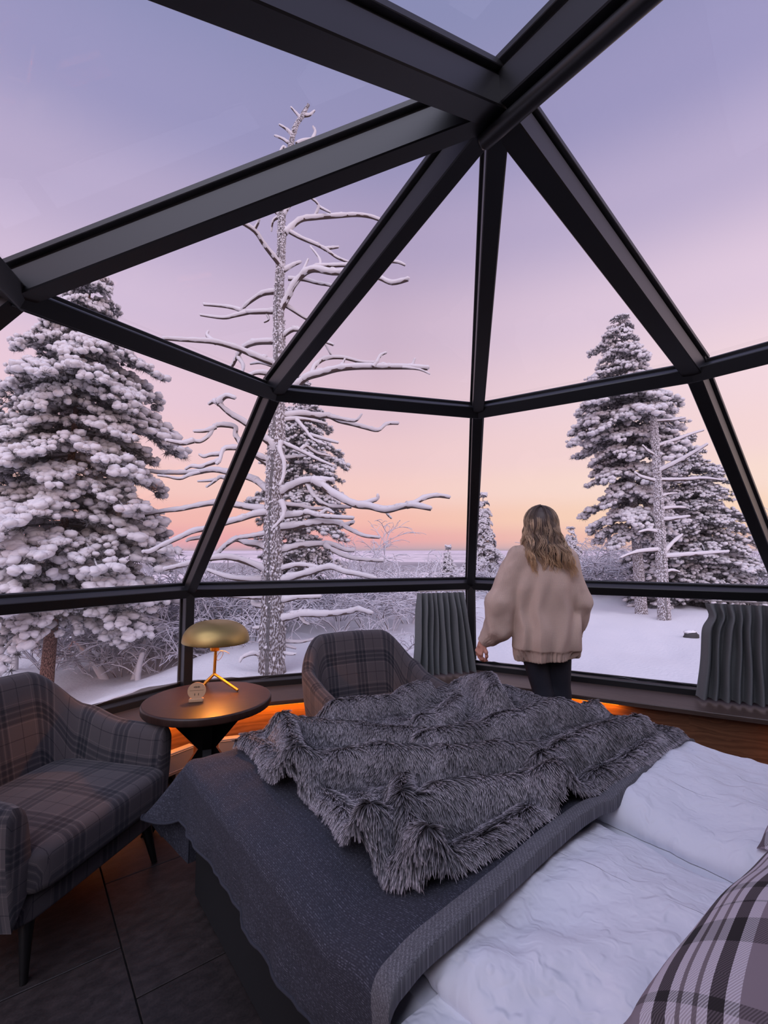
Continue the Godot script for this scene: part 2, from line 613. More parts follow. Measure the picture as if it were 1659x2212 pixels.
func benches() -> void:
	var top := 0.40
	var lip := inset_path(0.37, top)
	var pan := inset_path(0.30, top)
	var wal := inset_path(0.0, top)
	var bench := thing("window_bench", "low wooden bench running round the room under the windows, lit from beneath its lip", "bench")
	var strips := [[2, 0.02, 0.98], [3, 0.02, 0.98], [4, 0.02, 0.52], [5, 0.05, 0.7]]  # last run is out of view, placed to warm the right curtain
	for k in range(0, 6):
		var g := G.new()
		var l: float = lip[k].distance_to(lip[k + 1])
		var lo := Vector3(0, -0.03, 0)
		var w0: Vector3 = wal[k]
		var w1: Vector3 = wal[k + 1]
		var l0: Vector3 = lip[k]
		var l1: Vector3 = lip[k + 1]
		var e := Vector3(0, -0.004, 0)
		var li := (w0 - l0).normalized() * 0.004
		g.face([w0, l0 + li, l1 + li, w1], [Vector2(0, 0.37), Vector2(0.1, 0), Vector2(l, 0), Vector2(l + 0.1, 0.37)])
		g.face([l0 + li, l0 + e, l1 + e, l1 + li], [Vector2(0, 0), Vector2(0, 0.01), Vector2(l, 0.01), Vector2(l, 0)])
		g.face([l0 + e, l0 + lo, l1 + lo, l1 + e], [Vector2(0, 0), Vector2(0, 0.03), Vector2(l, 0.03), Vector2(l, 0)])
		g.face([l0 + lo, w0 + lo, w1 + lo, l1 + lo])
		put("bench_top", g.mesh(M["bench wood"]), bench)
		g = G.new()
		var p0: Vector3 = pan[k]
		var p1: Vector3 = pan[k + 1]
		var q0 := Vector3(p0.x, 0.0, p0.z)
		var q1 := Vector3(p1.x, 0.0, p1.z)
		var th := (w0 - p0).normalized() * 0.02
		g.face([p0 + lo, q0, q1, p1 + lo], [Vector2(0, 0), Vector2(0, 0.37), Vector2(l, 0.37), Vector2(l, 0)])
		g.face([p1 + lo + th, q1 + th, q0 + th, p0 + lo + th])
		put("front_panel", g.mesh(M["panel wood"]), bench)
	for s in strips:
		var k: int = s[0]
		var a: Vector3 = lip[k].lerp(lip[k + 1], s[1])
		var b: Vector3 = lip[k].lerp(lip[k + 1], s[2])
		var inw: Vector3 = (wal[k] - lip[k]).normalized()
		inw = (inw - (b - a).normalized() * inw.dot((b - a).normalized())).normalized()
		a += inw * 0.022 + Vector3(0, -0.034, 0)
		b += inw * 0.022 + Vector3(0, -0.034, 0)
		var g := G.new()
		var t := (b - a).normalized()
		g.box((a + b) * 0.5, Vector3(a.distance_to(b), 0.007, 0.01), 0.002, Basis(t, Vector3.UP, t.cross(Vector3.UP)))
		put("led_strip", g.mesh(M["led glow"]), bench)
		strip_area(a + Vector3(0, -0.006, 0), b + Vector3(0, -0.006, 0), Vector3(0, -1, 0) + inw * 0.55, 0.008, 0.28 * a.distance_to(b), Color(1.0, 0.58, 0.16))
	# low panel heaters before the bench front
	for s in [[2, 0.30, 0.97, "long low white panel heater on the floor under the bench, left of the round table"], [3, 0.05, 0.62, "low white panel heater on the floor under the bench, behind the round table"]]:
		var k: int = s[0]
		var a: Vector3 = lip[k].lerp(lip[k + 1], s[1])
		var b: Vector3 = lip[k].lerp(lip[k + 1], s[2])
		var t := (b - a).normalized()
		var inw := t.cross(Vector3.UP)
		if inw.dot(wal[k] - lip[k]) < 0:
			inw = -inw
		var ln := a.distance_to(b)
		var h := thing("panel_heater", s[3], "heater", Vector3((a + b).x * 0.5, 0, (a + b).z * 0.5) + inw * 0.03)
		var bs := Basis(t, Vector3.UP, t.cross(Vector3.UP))
		var g := G.new()
		g.box(Vector3(0, 0.11, 0), Vector3(ln, 0.14, 0.05), 0.004, bs)
		put("casing", g.mesh(M["white enamel"]), h)
		for x in [-0.42, 0.42]:
			g = G.new()
			g.box(bs * Vector3(ln * x, 0.02, 0), Vector3(0.03, 0.045, 0.04), 0.002, bs)
			put("foot", g.mesh(M["white enamel"]), h)
		for y in [0.06, 0.165]:
			g = G.new()
			g.box(bs * Vector3(0, y, -0.0255 if bs.z.dot(inw) > 0 else 0.0255), Vector3(ln * 0.985, 0.004, 0.004), 0.001, bs)
			put("ridge", g.mesh(M["white enamel"]), h)

func snow_height(x: float, z: float) -> float:
	# distance beyond the walls, the drift against them, small swells, then the slope down to the valley
	var c := Vector2(x - 0.30, z + 1.257)
	var r := c.length()
	var ring := 99.0
	for k in 6:
		var a: Vector3 = wall_at[k]
		var b: Vector3 = wall_at[k + 1]
		var n := Vector3.UP.cross(b - a).normalized()
		var d := n.dot(Vector3(x, 0, z) - a)
		ring = d if k == 0 else maxf(ring, d)
	var h := swell.get_noise_2d(x, z) * (0.05 + 0.10 * smoothstep(1.0, 6.0, ring)) + swell.get_noise_2d(x * 4.0, z * 4.0) * 0.05 + swell.get_noise_2d(x * 11.0, z * 11.0) * 0.018
	h += 0.02 - 0.5 * smoothstep(-1.8, -4.2, x) * smoothstep(0.3, 2.2, ring)
	h = lerpf(0.455 + 0.05 * swell.get_noise_2d(x * 3.0, z * 3.0) + 0.02 * swell.get_noise_2d(x * 14.0, z * 14.0), h, smoothstep(0.05, 0.85, ring))
	var out := maxf(0.0, r - 15.5)
	return h - out * out * 0.011 if out < 40.0 else h - 17.6 - (out - 40.0) * 0.15

var swell := noise(21, 0.23, 3)

func land() -> void:
	var g := G.new()
	var c := P(0.30, 0, 1.257)
	var rs := []
	var r := 0.0
	# rings start at the wall line and widen outwards
	var steps := 74
	var nseg := 320
	g.grid(nseg, steps, func(i: int, j: int) -> Array:
		var a := TAU * i / nseg
		var d := Vector3(cos(a), 0, -sin(a))
		# where this ray leaves the plan
		var t0 := 99.0
		for k in 7:
			var p: Vector3 = wall_at[k]
			var q: Vector3 = wall_at[(k + 1) % 7]
			var n := Vector3.UP.cross(q - p).normalized()
			var den := n.dot(d)
			if den > 1e-5:
				t0 = minf(t0, n.dot(p - c) / den)
		t0 += 0.095
		var s := float(j) / (steps - 1)
		var t := t0 + 0.9 * s * 12.0 * s + pow(s, 4.0) * 110.0
		var w := c + d * t
		return [Vector3(w.x, snow_height(w.x, w.z), w.z), Vector2.ZERO], true)
	struct("ground", g.mesh(M["snow"]))
	# the valley far below: frozen lakes and frosted forest in bands
	g = G.new()
	var n1 := noise(31, 0.0011, 4)
	var n2 := noise(32, 0.02, 2)
	g.grid(220, 90, func(i: int, j: int) -> Array:
		var a := deg_to_rad(-75.0 + 150.0 * i / 219.0)
		var t := 70.0 * pow(26000.0 / 70.0, j / 89.0)
		var x := sin(a) * t
		var z := -cos(a) * t
		var k := n1.get_noise_2d(x * 0.35, z * 1.0) + 0.25 * n2.get_noise_2d(x, z)
		var wood := smoothstep(0.02, 0.16, k)
		if t > 1350.0 and t < 2450.0:
			wood = maxf(wood, 0.85)
		if t < 1300.0 or (t > 2500.0 and t < 3100.0):
			wood *= 0.15
		var painted_haze := smoothstep(800.0, 16000.0, t)  # distance haze blended into the land colour
		var col := Color(0.80, 0.70, 0.72).lerp(Color(0.27, 0.25, 0.27), wood * (1.0 - 0.55 * painted_haze)).lerp(Color(0.72, 0.60, 0.68), painted_haze * 0.6)
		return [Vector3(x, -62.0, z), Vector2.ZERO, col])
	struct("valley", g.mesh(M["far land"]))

const BED_TURN := 0.6571   # the bed stands askew to the view; local x runs across it, local z from foot to head

func bed_at() -> Vector3:
	return P(-0.803, 0, 2.124)

func cloths() -> void:
	var wv := noise(41, 0.35, 2)
	var r := RandomNumberGenerator.new()
	r.seed = 5
	# woven bedspread: pale flecked threads running lengthwise
	var rowk := []
	for x in 512:
		rowk.append(r.randf())
	var weave := picture(512, 512, func(x: int, y: int) -> Color:
		var thread := 0.5 + 0.5 * sin(x * PI / 4.0)
		var fleck := wv.get_noise_2d(float(x / 4) * 37.0, y * 0.16) * 0.5 + 0.5
		var k: float = clampf((fleck - 0.35) * 1.6, 0, 1) * (0.35 + 0.65 * rowk[x / 4 * 4]) * thread
		var c: Color = Color(0.21, 0.215, 0.245).lerp(Color(0.60, 0.60, 0.63), k)
		return c)
	var bs := mat("bedspread weave", Color(0.88, 0.89, 0.93), 0.95)
	bs.albedo_texture = weave
	bs.uv1_scale = Vector3(3.2, 3.2, 1)
	bs.heightmap_enabled = true
	bs.heightmap_texture = weave
	bs.heightmap_scale = 0.12
	var hem := mat("hem weave", Color(1.5, 1.5, 1.5), 0.95)
	hem.albedo_color = Color(1, 1, 1)
	var hemt := picture(256, 256, func(x: int, y: int) -> Color:
		var fleck := wv.get_noise_2d(x * 3.0, y * 5.0) * 0.5 + 0.5
		return Color(0.30, 0.30, 0.32).lerp(Color(0.62, 0.62, 0.64), clampf((fleck - 0.25) * 1.5 * (0.75 + 0.25 * sin((x + y) * PI / 4.0)), 0, 1)))
	hem.albedo_texture = hemt
	hem.uv1_scale = Vector3(2.6, 2.6, 1)
	# armchair plaid
	var bands := func(t: float) -> Color:
		var base := Color(0.46, 0.43, 0.42)
		var dark := Color(0.175, 0.18, 0.215)
		var pale := Color(0.70, 0.65, 0.60)
		t = fposmod(t, 1.0)
		if t < 0.07 or (t > 0.13 and t < 0.20) or (t > 0.26 and t < 0.33):
			return dark
		if (t > 0.098 and t < 0.106) or (t > 0.228 and t < 0.236):
			return pale
		if t < 0.33:
			return Color(0.33, 0.32, 0.33)
		if t > 0.355 and t < 0.366:
			return pale
		if t > 0.64 and t < 0.655:
			return Color(0.13, 0.13, 0.16)
		if t > 0.94 and t < 0.95:
			return pale
		return base
	var tweed := noise(43, 0.4, 2)
	var plaid := picture(512, 512, func(x: int, y: int) -> Color:
		var a: Color = bands.call(x / 512.0)
		var b: Color = bands.call(y / 512.0 + 0.18)
		var c := a if (x + y) % 8 < 4 else b
		c = c.lerp((a + b) * 0.5, 0.6)
		return c * (1.0 + 0.22 * tweed.get_noise_2d(x, y)))
	var pl := mat("plaid wool", Color(0.63, 0.625, 0.655), 0.95)
	pl.albedo_texture = plaid
	pl.uv1_scale = Vector3(4.5, 4.5, 1)
	pl.rim_enabled = true
	pl.rim = 0.3
	# cushion plaid, larger
	var bands2 := func(t: float) -> Color:
		t = fposmod(t, 1.0)
		var ground := Color(0.56, 0.51, 0.54)
		if t > 0.10 and t < 0.145 or t > 0.27 and t < 0.315:
			return Color(0.14, 0.125, 0.13)
		if t > 0.06 and t < 0.355:
			if t > 0.175 and t < 0.19 or t > 0.225 and t < 0.24:
				return Color(0.45, 0.42, 0.43)
			return Color(0.93, 0.92, 0.95)
		if t > 0.68 and t < 0.69:
			return Color(0.2, 0.18, 0.19)
		return ground
	var bands3 := func(t: float) -> Color:
		t = fposmod(t, 1.0)
		if t > 0.12 and t < 0.22 or t > 0.40 and t < 0.45:
			return Color(0.16, 0.145, 0.15)
		if t > 0.30 and t < 0.31 or t > 0.60 and t < 0.608 or t > 0.9 and t < 0.93:
			return Color(0.2, 0.185, 0.19)
		return Color(0.56, 0.51, 0.54)
	var plaid2 := picture(1024, 1024, func(x: int, y: int) -> Color:
		var a: Color = bands2.call(x / 1024.0)
		var b: Color = bands3.call(y / 1024.0)
		return a.lerp(b, 0.25) if posmod(x - y, 10) < 5 else b.lerp(a, 0.42))
	var p2 := mat("cushion plaid", Color(1, 1, 1), 0.9)
	p2.albedo_texture = plaid2
	p2.uv1_scale = Vector3(2.0, 2.0, 1)
	p2.uv1_offset = Vector3(0.52, 0.61, 0)
	var ln := mat("white linen", Color(0.93, 0.94, 0.97), 0.85)
	var cr := noise(44, 0.012, 3)
	var crease := picture(512, 512, func(x: int, y: int) -> Color:
		var k := 0.5 + 0.5 * cr.get_noise_2d(x + 40.0 * cr.get_noise_2d(y, x), y * 0.7)
		return Color(k, k, k))
	ln.heightmap_enabled = true
	ln.heightmap_texture = crease
	ln.heightmap_scale = 1.2
	ln.uv1_scale = Vector3(1.6, 1.6, 1)
	mat("mattress cloth", Color(0.88, 0.89, 0.92), 0.9)
	mat("bed base cloth", Color(0.055, 0.055, 0.065), 0.9)
	mat("black lacquer", Color(0.07, 0.065, 0.065), 0.35)
	mat("brass", Color(0.66, 0.57, 0.36), 0.42, 0.85)
	mat("gold tube", Color(0.92, 0.68, 0.26), 0.33, 0.9)
	mat("pale wood", Color(0.72, 0.58, 0.44), 0.6)
	mat("burnt line", Color(0.24, 0.17, 0.12), 0.8)
	var cu := mat("curtain cloth", Color(0.50, 0.52, 0.525), 0.95)
	var ct := picture(128, 128, func(x: int, y: int) -> Color:
		var k := 0.86 + 0.14 * wv.get_noise_2d(x * 2.0, y * 7.0)
		return Color(k, k, k))
	cu.albedo_texture = ct
	cu.uv1_scale = Vector3(8, 8, 1)
	var bulb := mat("bulb glow", Color(1, 0.8, 0.5), 0.5)
	bulb.emission_enabled = true
	bulb.emission = Color(1.0, 0.62, 0.24)
	bulb.emission_energy_multiplier = 3.0

func room() -> void:
	cloths()
	make_bed()
	make_bedspread()
	make_duvets()
	make_cushions()
	make_chairs()
	make_table()
	make_lamp()
	make_curtains()

func make_bed() -> void:
	var b := thing("bed", "wide double bed with a black upholstered base, its foot towards the round table", "bed", bed_at(), BED_TURN)
	var g := G.new()
	g.box(Vector3(0.9, 0.165, 1.05), Vector3(1.79, 0.33, 2.1), 0.02)
	put("base", g.mesh(M["bed base cloth"]), b)
	for k in 2:
		g = G.new()
		g.box(Vector3(0.45 + 0.9 * k, 0.42, 1.05), Vector3(0.885, 0.18, 2.07), 0.045)
		put("mattress", g.mesh(M["mattress cloth"]), b)
	g = G.new()
	g.box(Vector3(0.9, 0.5, 2.34), Vector3(1.9, 1.0, 0.07), 0.015)
	put("headboard", g.mesh(M["bed base cloth"]), b)
	# black bedside table on the window side
	var n := thing("nightstand", "black lacquered nightstand on the far side of the bed, by the right curtain", "nightstand", bed_at() + Basis(Vector3.UP, BED_TURN) * Vector3(2.167, 0, 1.72), BED_TURN)
	g = G.new()
	g.box(Vector3(0, 0.24, 0), Vector3(0.46, 0.42, 0.46), 0.006)
	put("body", g.mesh(M["black lacquer"]), n)
	g = G.new()
	g.box(Vector3(0, 0.462, 0), Vector3(0.5, 0.025, 0.5), 0.005)
	put("top", g.mesh(M["black lacquer"]), n)
	g = G.new()
	g.box(Vector3(0, 0.33, -0.236), Vector3(0.42, 0.17, 0.014), 0.003)
	put("drawer", g.mesh(M["black lacquer"]), n)
	for s in [[-1, -1], [1, -1], [1, 1], [-1, 1]]:
		g = G.new()
		g.box(Vector3(s[0] * 0.19, 0.016, s[1] * 0.19), Vector3(0.04, 0.032, 0.04), 0.003)
		put("foot", g.mesh(M["black lacquer"]), n)
	g = G.new()
	g.box(Vector3(0, 0.022, 0), Vector3(0.15, 0.044, 0.09), 0.004)
	var bx := put("box", g.mesh(M["black steel"]), self, bed_at() + Basis(Vector3.UP, BED_TURN) * Vector3(2.03, 0.475, 1.60))
	bx.rotation.y = BED_TURN + 0.25
	tag(bx, "small flat black box lying on the nightstand", "box")

var soft := noise(51, 1.6, 3)

# height of the made bed under the covers
func bed_top(x: float, z: float) -> float:
	var d := minf(minf(x + 0.02, 1.82 - x), z + 0.02)
	return 0.535 + 0.045 * sqrt(clampf(1.0 - pow(1.0 - clampf(d / 0.16, 0, 1), 2.0), 0, 1)) + 0.008 * soft.get_noise_2d(x * 1.3, z * 1.3) - 0.012 * exp(-pow((x - 0.96) / 0.05, 2.0)) + 0.04 * smoothstep(1.12, 1.31, z)

# where a point (p, q) of the spread lies: q runs from the foot towards the head
func spread_point(p: float, q: float) -> Vector3:
	var a := maxf(0.0, -p)
	var a2 := maxf(0.0, p - 1.8)
	var f := maxf(0.0, -q)
	var x := clampf(p, 0, 1.8)
	var z := maxf(q, 0.0)
	var y := bed_top(x, z)
	var side := -1.0 if a > 0 else 1.0
	var e := a + a2
	var r := sqrt(e * e + f * f)
	if r < 1e-6:
		return Vector3(x, y, z)
	var ph := atan2(f, e)
	var tip := exp(-pow((ph - 0.78) / 0.36, 2.0)) if (e > 0 and f > 0) else 0.0
	if f > 0 and e > 0:
		r = minf(r, lerpf(0.48, 0.34, tip))
	var al := PI / 2 - 0.70 * tip - 0.05 * (0.5 + 0.5 * sin(q * 9.0 + 1.0)) * (1.0 if f == 0 else 0.3)
	var psi := ph
	var rad := 0.05
	var h: float
	var drop: float
	if r < rad * al:
		h = rad * sin(r / rad)
		drop = rad * (1 - cos(r / rad))
	else:
		h = rad * sin(al) + (r - rad * al) * cos(al)
		drop = rad * (1 - cos(al)) + (r - rad * al) * sin(al)
	var ripple := 0.008 * sin(q * 9.0 + 4.0 * soft.get_noise_1d(q * 2.0)) + 0.014 * soft.get_noise_2d(p * 3.0, q * 3.0) if f == 0 else 0.012 * sin(p * 14.0)
	h += ripple * smoothstep(0.06, 0.3, r)
	return Vector3(x + side * h * cos(psi), maxf(y - drop, 0.02), z - h * sin(psi))

func spread_edge(p: float) -> float:
	return 1.392 - 0.078 * p + 0.008 * sin(p * 7.0)

func make_bedspread() -> void:
	var o := thing("bedspread", "dark grey woven bedspread with a paler hem, laid over the foot half of the bed", "bedspread", bed_at(), BED_TURN)
	var g := G.new()
	var nu := 150
	var nv := 110
	var l := -0.26
	var rr := 2.1
	g.grid(nu, nv, func(i: int, j: int) -> Array:
		var p := lerpf(l, rr, float(i) / (nu - 1))
		var q := lerpf(-0.48, spread_edge(p) - 0.055, float(j) / (nv - 1))
		return [spread_point(p, q) + Vector3(0, 0.006 * soft.get_noise_2d(p * 4.0, q * 4.0), 0), Vector2(p, q)])
	put("cloth", g.mesh(M["bedspread weave"]), o)
	# thick paler hem along the head edge
	g = G.new()
	g.grid(nu, 9, func(i: int, j: int) -> Array:
		var p := lerpf(l, rr, float(i) / (nu - 1))
		var t := j / 8.0
		var q := spread_edge(p) - 0.058 + 0.058 * minf(t * 8.0 / 6.0, 1.0)
		var lift := 0.012 * sqrt(maxf(0.0, 1.0 - pow(t * 2.0 - 0.9, 2.0)))
		var w := spread_point(p, q) + Vector3(0, 0.003 + lift, 0)
		if j >= 7:
			w.y -= 0.013 * (j - 6)
		return [w, Vector2(p, q)])
	put("hem", g.mesh(M["hem weave"]), o)
	# hems down the hanging left side and the foot: a rolled edge
	g = G.new()
	var pts := PackedVector3Array()
	var rad := PackedFloat32Array()
	for j in range(109, -1, -1):
		pts.append(spread_point(l, lerpf(-0.48, spread_edge(l), j / 109.0)))
		rad.append(0.0055)
	g.tube(pts, rad, 7)
	put("side_hem", g.mesh(M["bedspread weave"]), o)
	make_fur()

# ridges of the rumpled throw, in bed metres: points, height, half width
var ridges := [
	[[Vector2(0.15, 0.57), Vector2(0.43, 0.70), Vector2(0.71, 0.90), Vector2(0.95, 1.00)], 0.055, 0.055],
	[[Vector2(0.11, 1.02), Vector2(0.30, 1.03), Vector2(0.45, 1.03), Vector2(0.68, 1.12), Vector2(0.81, 1.22)], 0.05, 0.05],
	[[Vector2(0.65, 0.72), Vector2(0.97, 0.76), Vector2(1.33, 0.76), Vector2(1.73, 0.84)], 0.055, 0.055],
	[[Vector2(0.35, 0.10), Vector2(0.49, 0.28), Vector2(0.61, 0.43), Vector2(0.79, 0.66)], 0.04, 0.05],
	[[Vector2(0.33, 0.18), Vector2(0.26, 0.38), Vector2(0.19, 0.54)], 0.045, 0.045],
	[[Vector2(1.62, 0.12), Vector2(1.54, 0.27), Vector2(1.46, 0.37), Vector2(1.33, 0.52)], 0.075, 0.07],
	[[Vector2(0.89, 1.10), Vector2(1.20, 1.08), Vector2(1.55, 1.14)], 0.055, 0.055],
	[[Vector2(0.40, 0.90), Vector2(0.29, 1.02), Vector2(0.21, 1.22)], 0.045, 0.04],
	[[Vector2(0.63, 0.13), Vector2(0.93, 0.16), Vector2(1.23, 0.10)], 0.04, 0.06],
	[[Vector2(1.23, 0.35), Vector2(1.05, 0.45), Vector2(0.88, 0.46)], 0.035, 0.05],
]

func throw_point(s: float, t: float) -> Vector3:
	var z := lerpf(0.04, 1.245 + 0.012 * sin(s * 11.0), t)
	var x := lerpf(0.16 + 0.02 * sin(t * 13.0), 1.74 + 0.02 * sin(t * 9.0), s)
	z += 0.03 * sin(s * 5.0) * (1.0 - t)
	var q := Vector2(x, z)
	var h := 0.0
	for r in ridges:
		var d := 9.0
		var l: Array = r[0]
		for k in l.size() - 1:
			d = minf(d, q.distance_to(Geometry2D.get_closest_point_to_segment(q, l[k], l[k + 1])))
		h = maxf(h, 2.0 * r[1] * exp(-pow(d / r[2], 2.0)) + 0.3 * h)
	h += 0.014 * (soft.get_noise_2d(x * 2.2 + 9.0, z * 2.2) + 0.6)
	h *= 1.0 - 0.75 * smoothstep(1.45, 1.72, x) * smoothstep(1.1, 0.7, z)
	var edge := minf(minf(s * 1.6, (1 - s) * 1.6), minf(t * 1.2, (1 - t) * 1.2))
	h += 0.022 * exp(-pow((edge - 0.03) / 0.03, 2.0))
	h *= smoothstep(-0.02, 0.02, edge) * 0.75 + 0.25
	return Vector3(x, bed_top(clampf(x, 0, 1.8), maxf(z, 0.0)) + 0.02 + h - 0.1 * maxf(0.0, -z) - 0.25 * maxf(0.0, x - 1.8), z)

func make_fur() -> void:
	var o := thing("fur_throw", "rumpled grey faux fur throw with frosted tips, spread over the dark bedspread", "throw", bed_at(), BED_TURN)
	var g := G.new()
	g.grid(100, 76, func(i: int, j: int) -> Array:
		return [throw_point(i / 99.0, j / 75.0), Vector2(i / 60.0, j / 60.0)])
	put("backing", g.mesh(mat("fur backing", Color(0.16, 0.15, 0.16), 0.95)), o)
	var fm := mat("fur hair", Color.WHITE, 0.6)
	fm.vertex_color_use_as_albedo = true
	# one tuft: bent tapering hairs, dark at the root, frosted at the tip
	g = G.new()
	var r := RandomNumberGenerator.new()
	r.seed = 77
	for k in 11:
		var a := TAU * k / 11.0 + r.randf_range(-0.3, 0.3)
		var out := Vector3(cos(a), 0, sin(a))
		var root := out * r.randf_range(0.001, 0.0085)
		# hairs lean together into a pointed lock, a few stray
		var tip_at := Vector3(0.017, 0, 0) + out * (r.randf_range(0.001, 0.0045) if k < 8 else r.randf_range(0.008, 0.016))
		var len := r.randf_range(0.75, 1.12) * 0.035
		var wide := r.randf_range(0.0011, 0.0019)
		var sd := Vector3(-sin(a), 0, cos(a)) * wide
		var last := -1
		var ts := [0.0, 0.42, 0.74, 1.0]
		for i in 4:
			var t: float = ts[i]
			var p := root.lerp(tip_at, t * t * (1.6 - 0.6 * t)) + Vector3.UP * len * t * (1.0 - 0.15 * t)
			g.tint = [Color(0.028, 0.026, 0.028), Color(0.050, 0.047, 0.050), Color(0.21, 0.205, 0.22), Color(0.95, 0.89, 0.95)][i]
			if i < 3:
				var w := 1.0 - 0.5 * t
				var n0 := g.vert(p - sd * w)
				g.vert(p + sd * w)
				if last >= 0:
					g.quad(last, last + 1, n0 + 1, n0)
				last = n0
			else:
				var tip := g.vert(p)
				g.tri(last, last + 1, tip)
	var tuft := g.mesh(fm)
	var mm := MultiMesh.new()
	mm.transform_format = MultiMesh.TRANSFORM_3D
	mm.use_colors = true
	mm.mesh = tuft
	var ns := 240
	var nt := 180
	mm.instance_count = ns * nt
	var nap := noise(61, 2.2, 2)
	var clump := noise(62, 9.0, 2)
	var tone := noise(63, 3.0, 3)
	# a lattice of the surface to stand the hairs on
	var lat := []
	for j in nt + 1:
		for i in ns + 1:
			lat.append(throw_point(float(i) / ns, float(j) / nt))
	for j in nt:
		for i in ns:
			var p: Vector3 = lat[j * (ns + 1) + i]
			var ex: Vector3 = lat[j * (ns + 1) + i + 1] - p
			var ez: Vector3 = lat[(j + 1) * (ns + 1) + i] - p
			var n := ez.cross(ex).normalized()
			p += ex * rng.randf() + ez * rng.randf()
			var ang := 0.9 * nap.get_noise_2d(p.x, p.z) + 1.15 * clump.get_noise_2d(p.x, p.z) + rng.randf_range(-0.35, 0.35) - 2.0
			var down := Vector3(n.x, 0, n.z) * 2.6
			var dir := (Vector3(cos(ang), 0, -sin(ang)) + down)
			dir = (dir - n * dir.dot(n)).normalized()
			var le := 0.38 + 0.4 * (0.5 + 0.5 * clump.get_noise_2d(p.x + 5.0, p.z)) + 0.12 * rng.randf()
			# along the border the pile falls outwards
			var up := (n + dir * le).normalized()
			var x := (dir - up * dir.dot(up)).normalized()
			var b := Basis(x, up, x.cross(up)) * Basis.from_scale(Vector3(1.25, rng.randf_range(0.8, 1.15), 1.25))
			mm.set_instance_transform(j * ns + i, Transform3D(b, p))
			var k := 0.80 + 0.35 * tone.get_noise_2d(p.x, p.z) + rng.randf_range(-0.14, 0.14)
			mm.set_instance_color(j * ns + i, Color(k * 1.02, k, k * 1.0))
	var pile := MultiMeshInstance3D.new()
	pile.name = "pile"
	pile.multimesh = mm
	pile.set_meta("kind", "stuff")
	o.add_child(pile)

func duvet(x0: float, x1: float, z0: float, z1: float, y0: float, thick: float, seed_: int, dir: float) -> Mesh:
	var g := G.new()
	var n := noise(seed_, 1.3, 4)
	var nu := 90
	var nv := 110
	var w := x1 - x0
	var d := z1 - z0
	g.grid(nu, nv, func(i: int, j: int) -> Array:
		var s := float(i) / (nu - 1)
		var t := float(j) / (nv - 1)
		# denser near the borders
		s = 0.5 - 0.5 * cos(PI * s) if true else s
		t = 0.5 - 0.5 * cos(PI * t)
		var x := x0 + w * s + 0.012 * n.get_noise_2d(t * 6.0, seed_)
		var z := z0 + d * t
		var de := minf(minf(s, 1 - s) * w, minf(t, 1 - t) * d)
		var r := 0.075
		var prof := sqrt(maxf(0.0, 1.0 - pow(1.0 - clampf(de / r, 0, 1), 2.0)))
		var along := x * cos(dir) + z * sin(dir)
		var across := -x * sin(dir) + z * cos(dir)
		var fold := 0.019 * sin(across * 17.0 + 5.0 * n.get_noise_2d(along * 0.9, across * 0.6)) * (0.4 + 0.6 * n.get_noise_2d(along * 0.8, across * 0.8 + 3.0))
		var y := y0 + (thick + fold + 0.036 * n.get_noise_2d(x * 1.2, z * 1.2) + 0.006 * n.get_noise_2d(x * 5.0, z * 5.0)) * prof + 0.02 * prof * clampf(de / 0.3, 0, 1)
		var bulge := 0.012 * sin(PI * clampf(prof, 0, 1))
		x += bulge * (-1.0 if s < 0.5 else 1.0) * (1.0 if minf(s, 1 - s) * w < r else 0.0)
		return [Vector3(x, y, z), Vector2(x, z)])
	return g.mesh(M["white linen"])

func make_duvets() -> void:
	var n := put("duvet", duvet(0.10, 0.915, 1.26, 2.08, 0.512, 0.066, 71, 0.5), self, bed_at())
	n.rotation.y = BED_TURN
	tag(n, "white duvet on the near half of the bed, its edge tucked under the grey hem", "duvet")
	n = put("duvet", duvet(0.995, 1.83, 1.20, 2.08, 0.512, 0.088, 72, -0.25), self, bed_at())
	n.rotation.y = BED_TURN
	tag(n, "white duvet on the window half of the bed, rippled towards the dark nightstand", "duvet")
	# sheet hanging at the near side
	var g := G.new()
	g.grid(30, 40, func(i: int, j: int) -> Array:
		var s := i / 29.0
		var z := lerpf(1.38, 2.07, j / 39.0)
		var p := s * 0.62
		var pos: Vector3
		if p < 0.22:
			pos = Vector3(0.22 - p, 0.514, z)
		elif p < 0.22 + 0.09:
			var a := (p - 0.22) / 0.06
			pos = Vector3(-0.06 * sin(a) * 0.6, 0.514 - 0.06 * (1 - cos(a)), z)
		else:
			pos = Vector3(-0.04 - 0.05 * (p - 0.31), 0.45 - (p - 0.31), z)
			pos.x += 0.014 * sin(z * 23.0) * smoothstep(0.3, 0.5, p)
		return [pos, Vector2(p, z)])
	n = put("bed_sheet", g.mesh(M["white linen"]), self, bed_at())
	n.rotation.y = BED_TURN
	tag(n, "white bed sheet hanging over the near side of the mattress, below the duvet", "bed sheet")

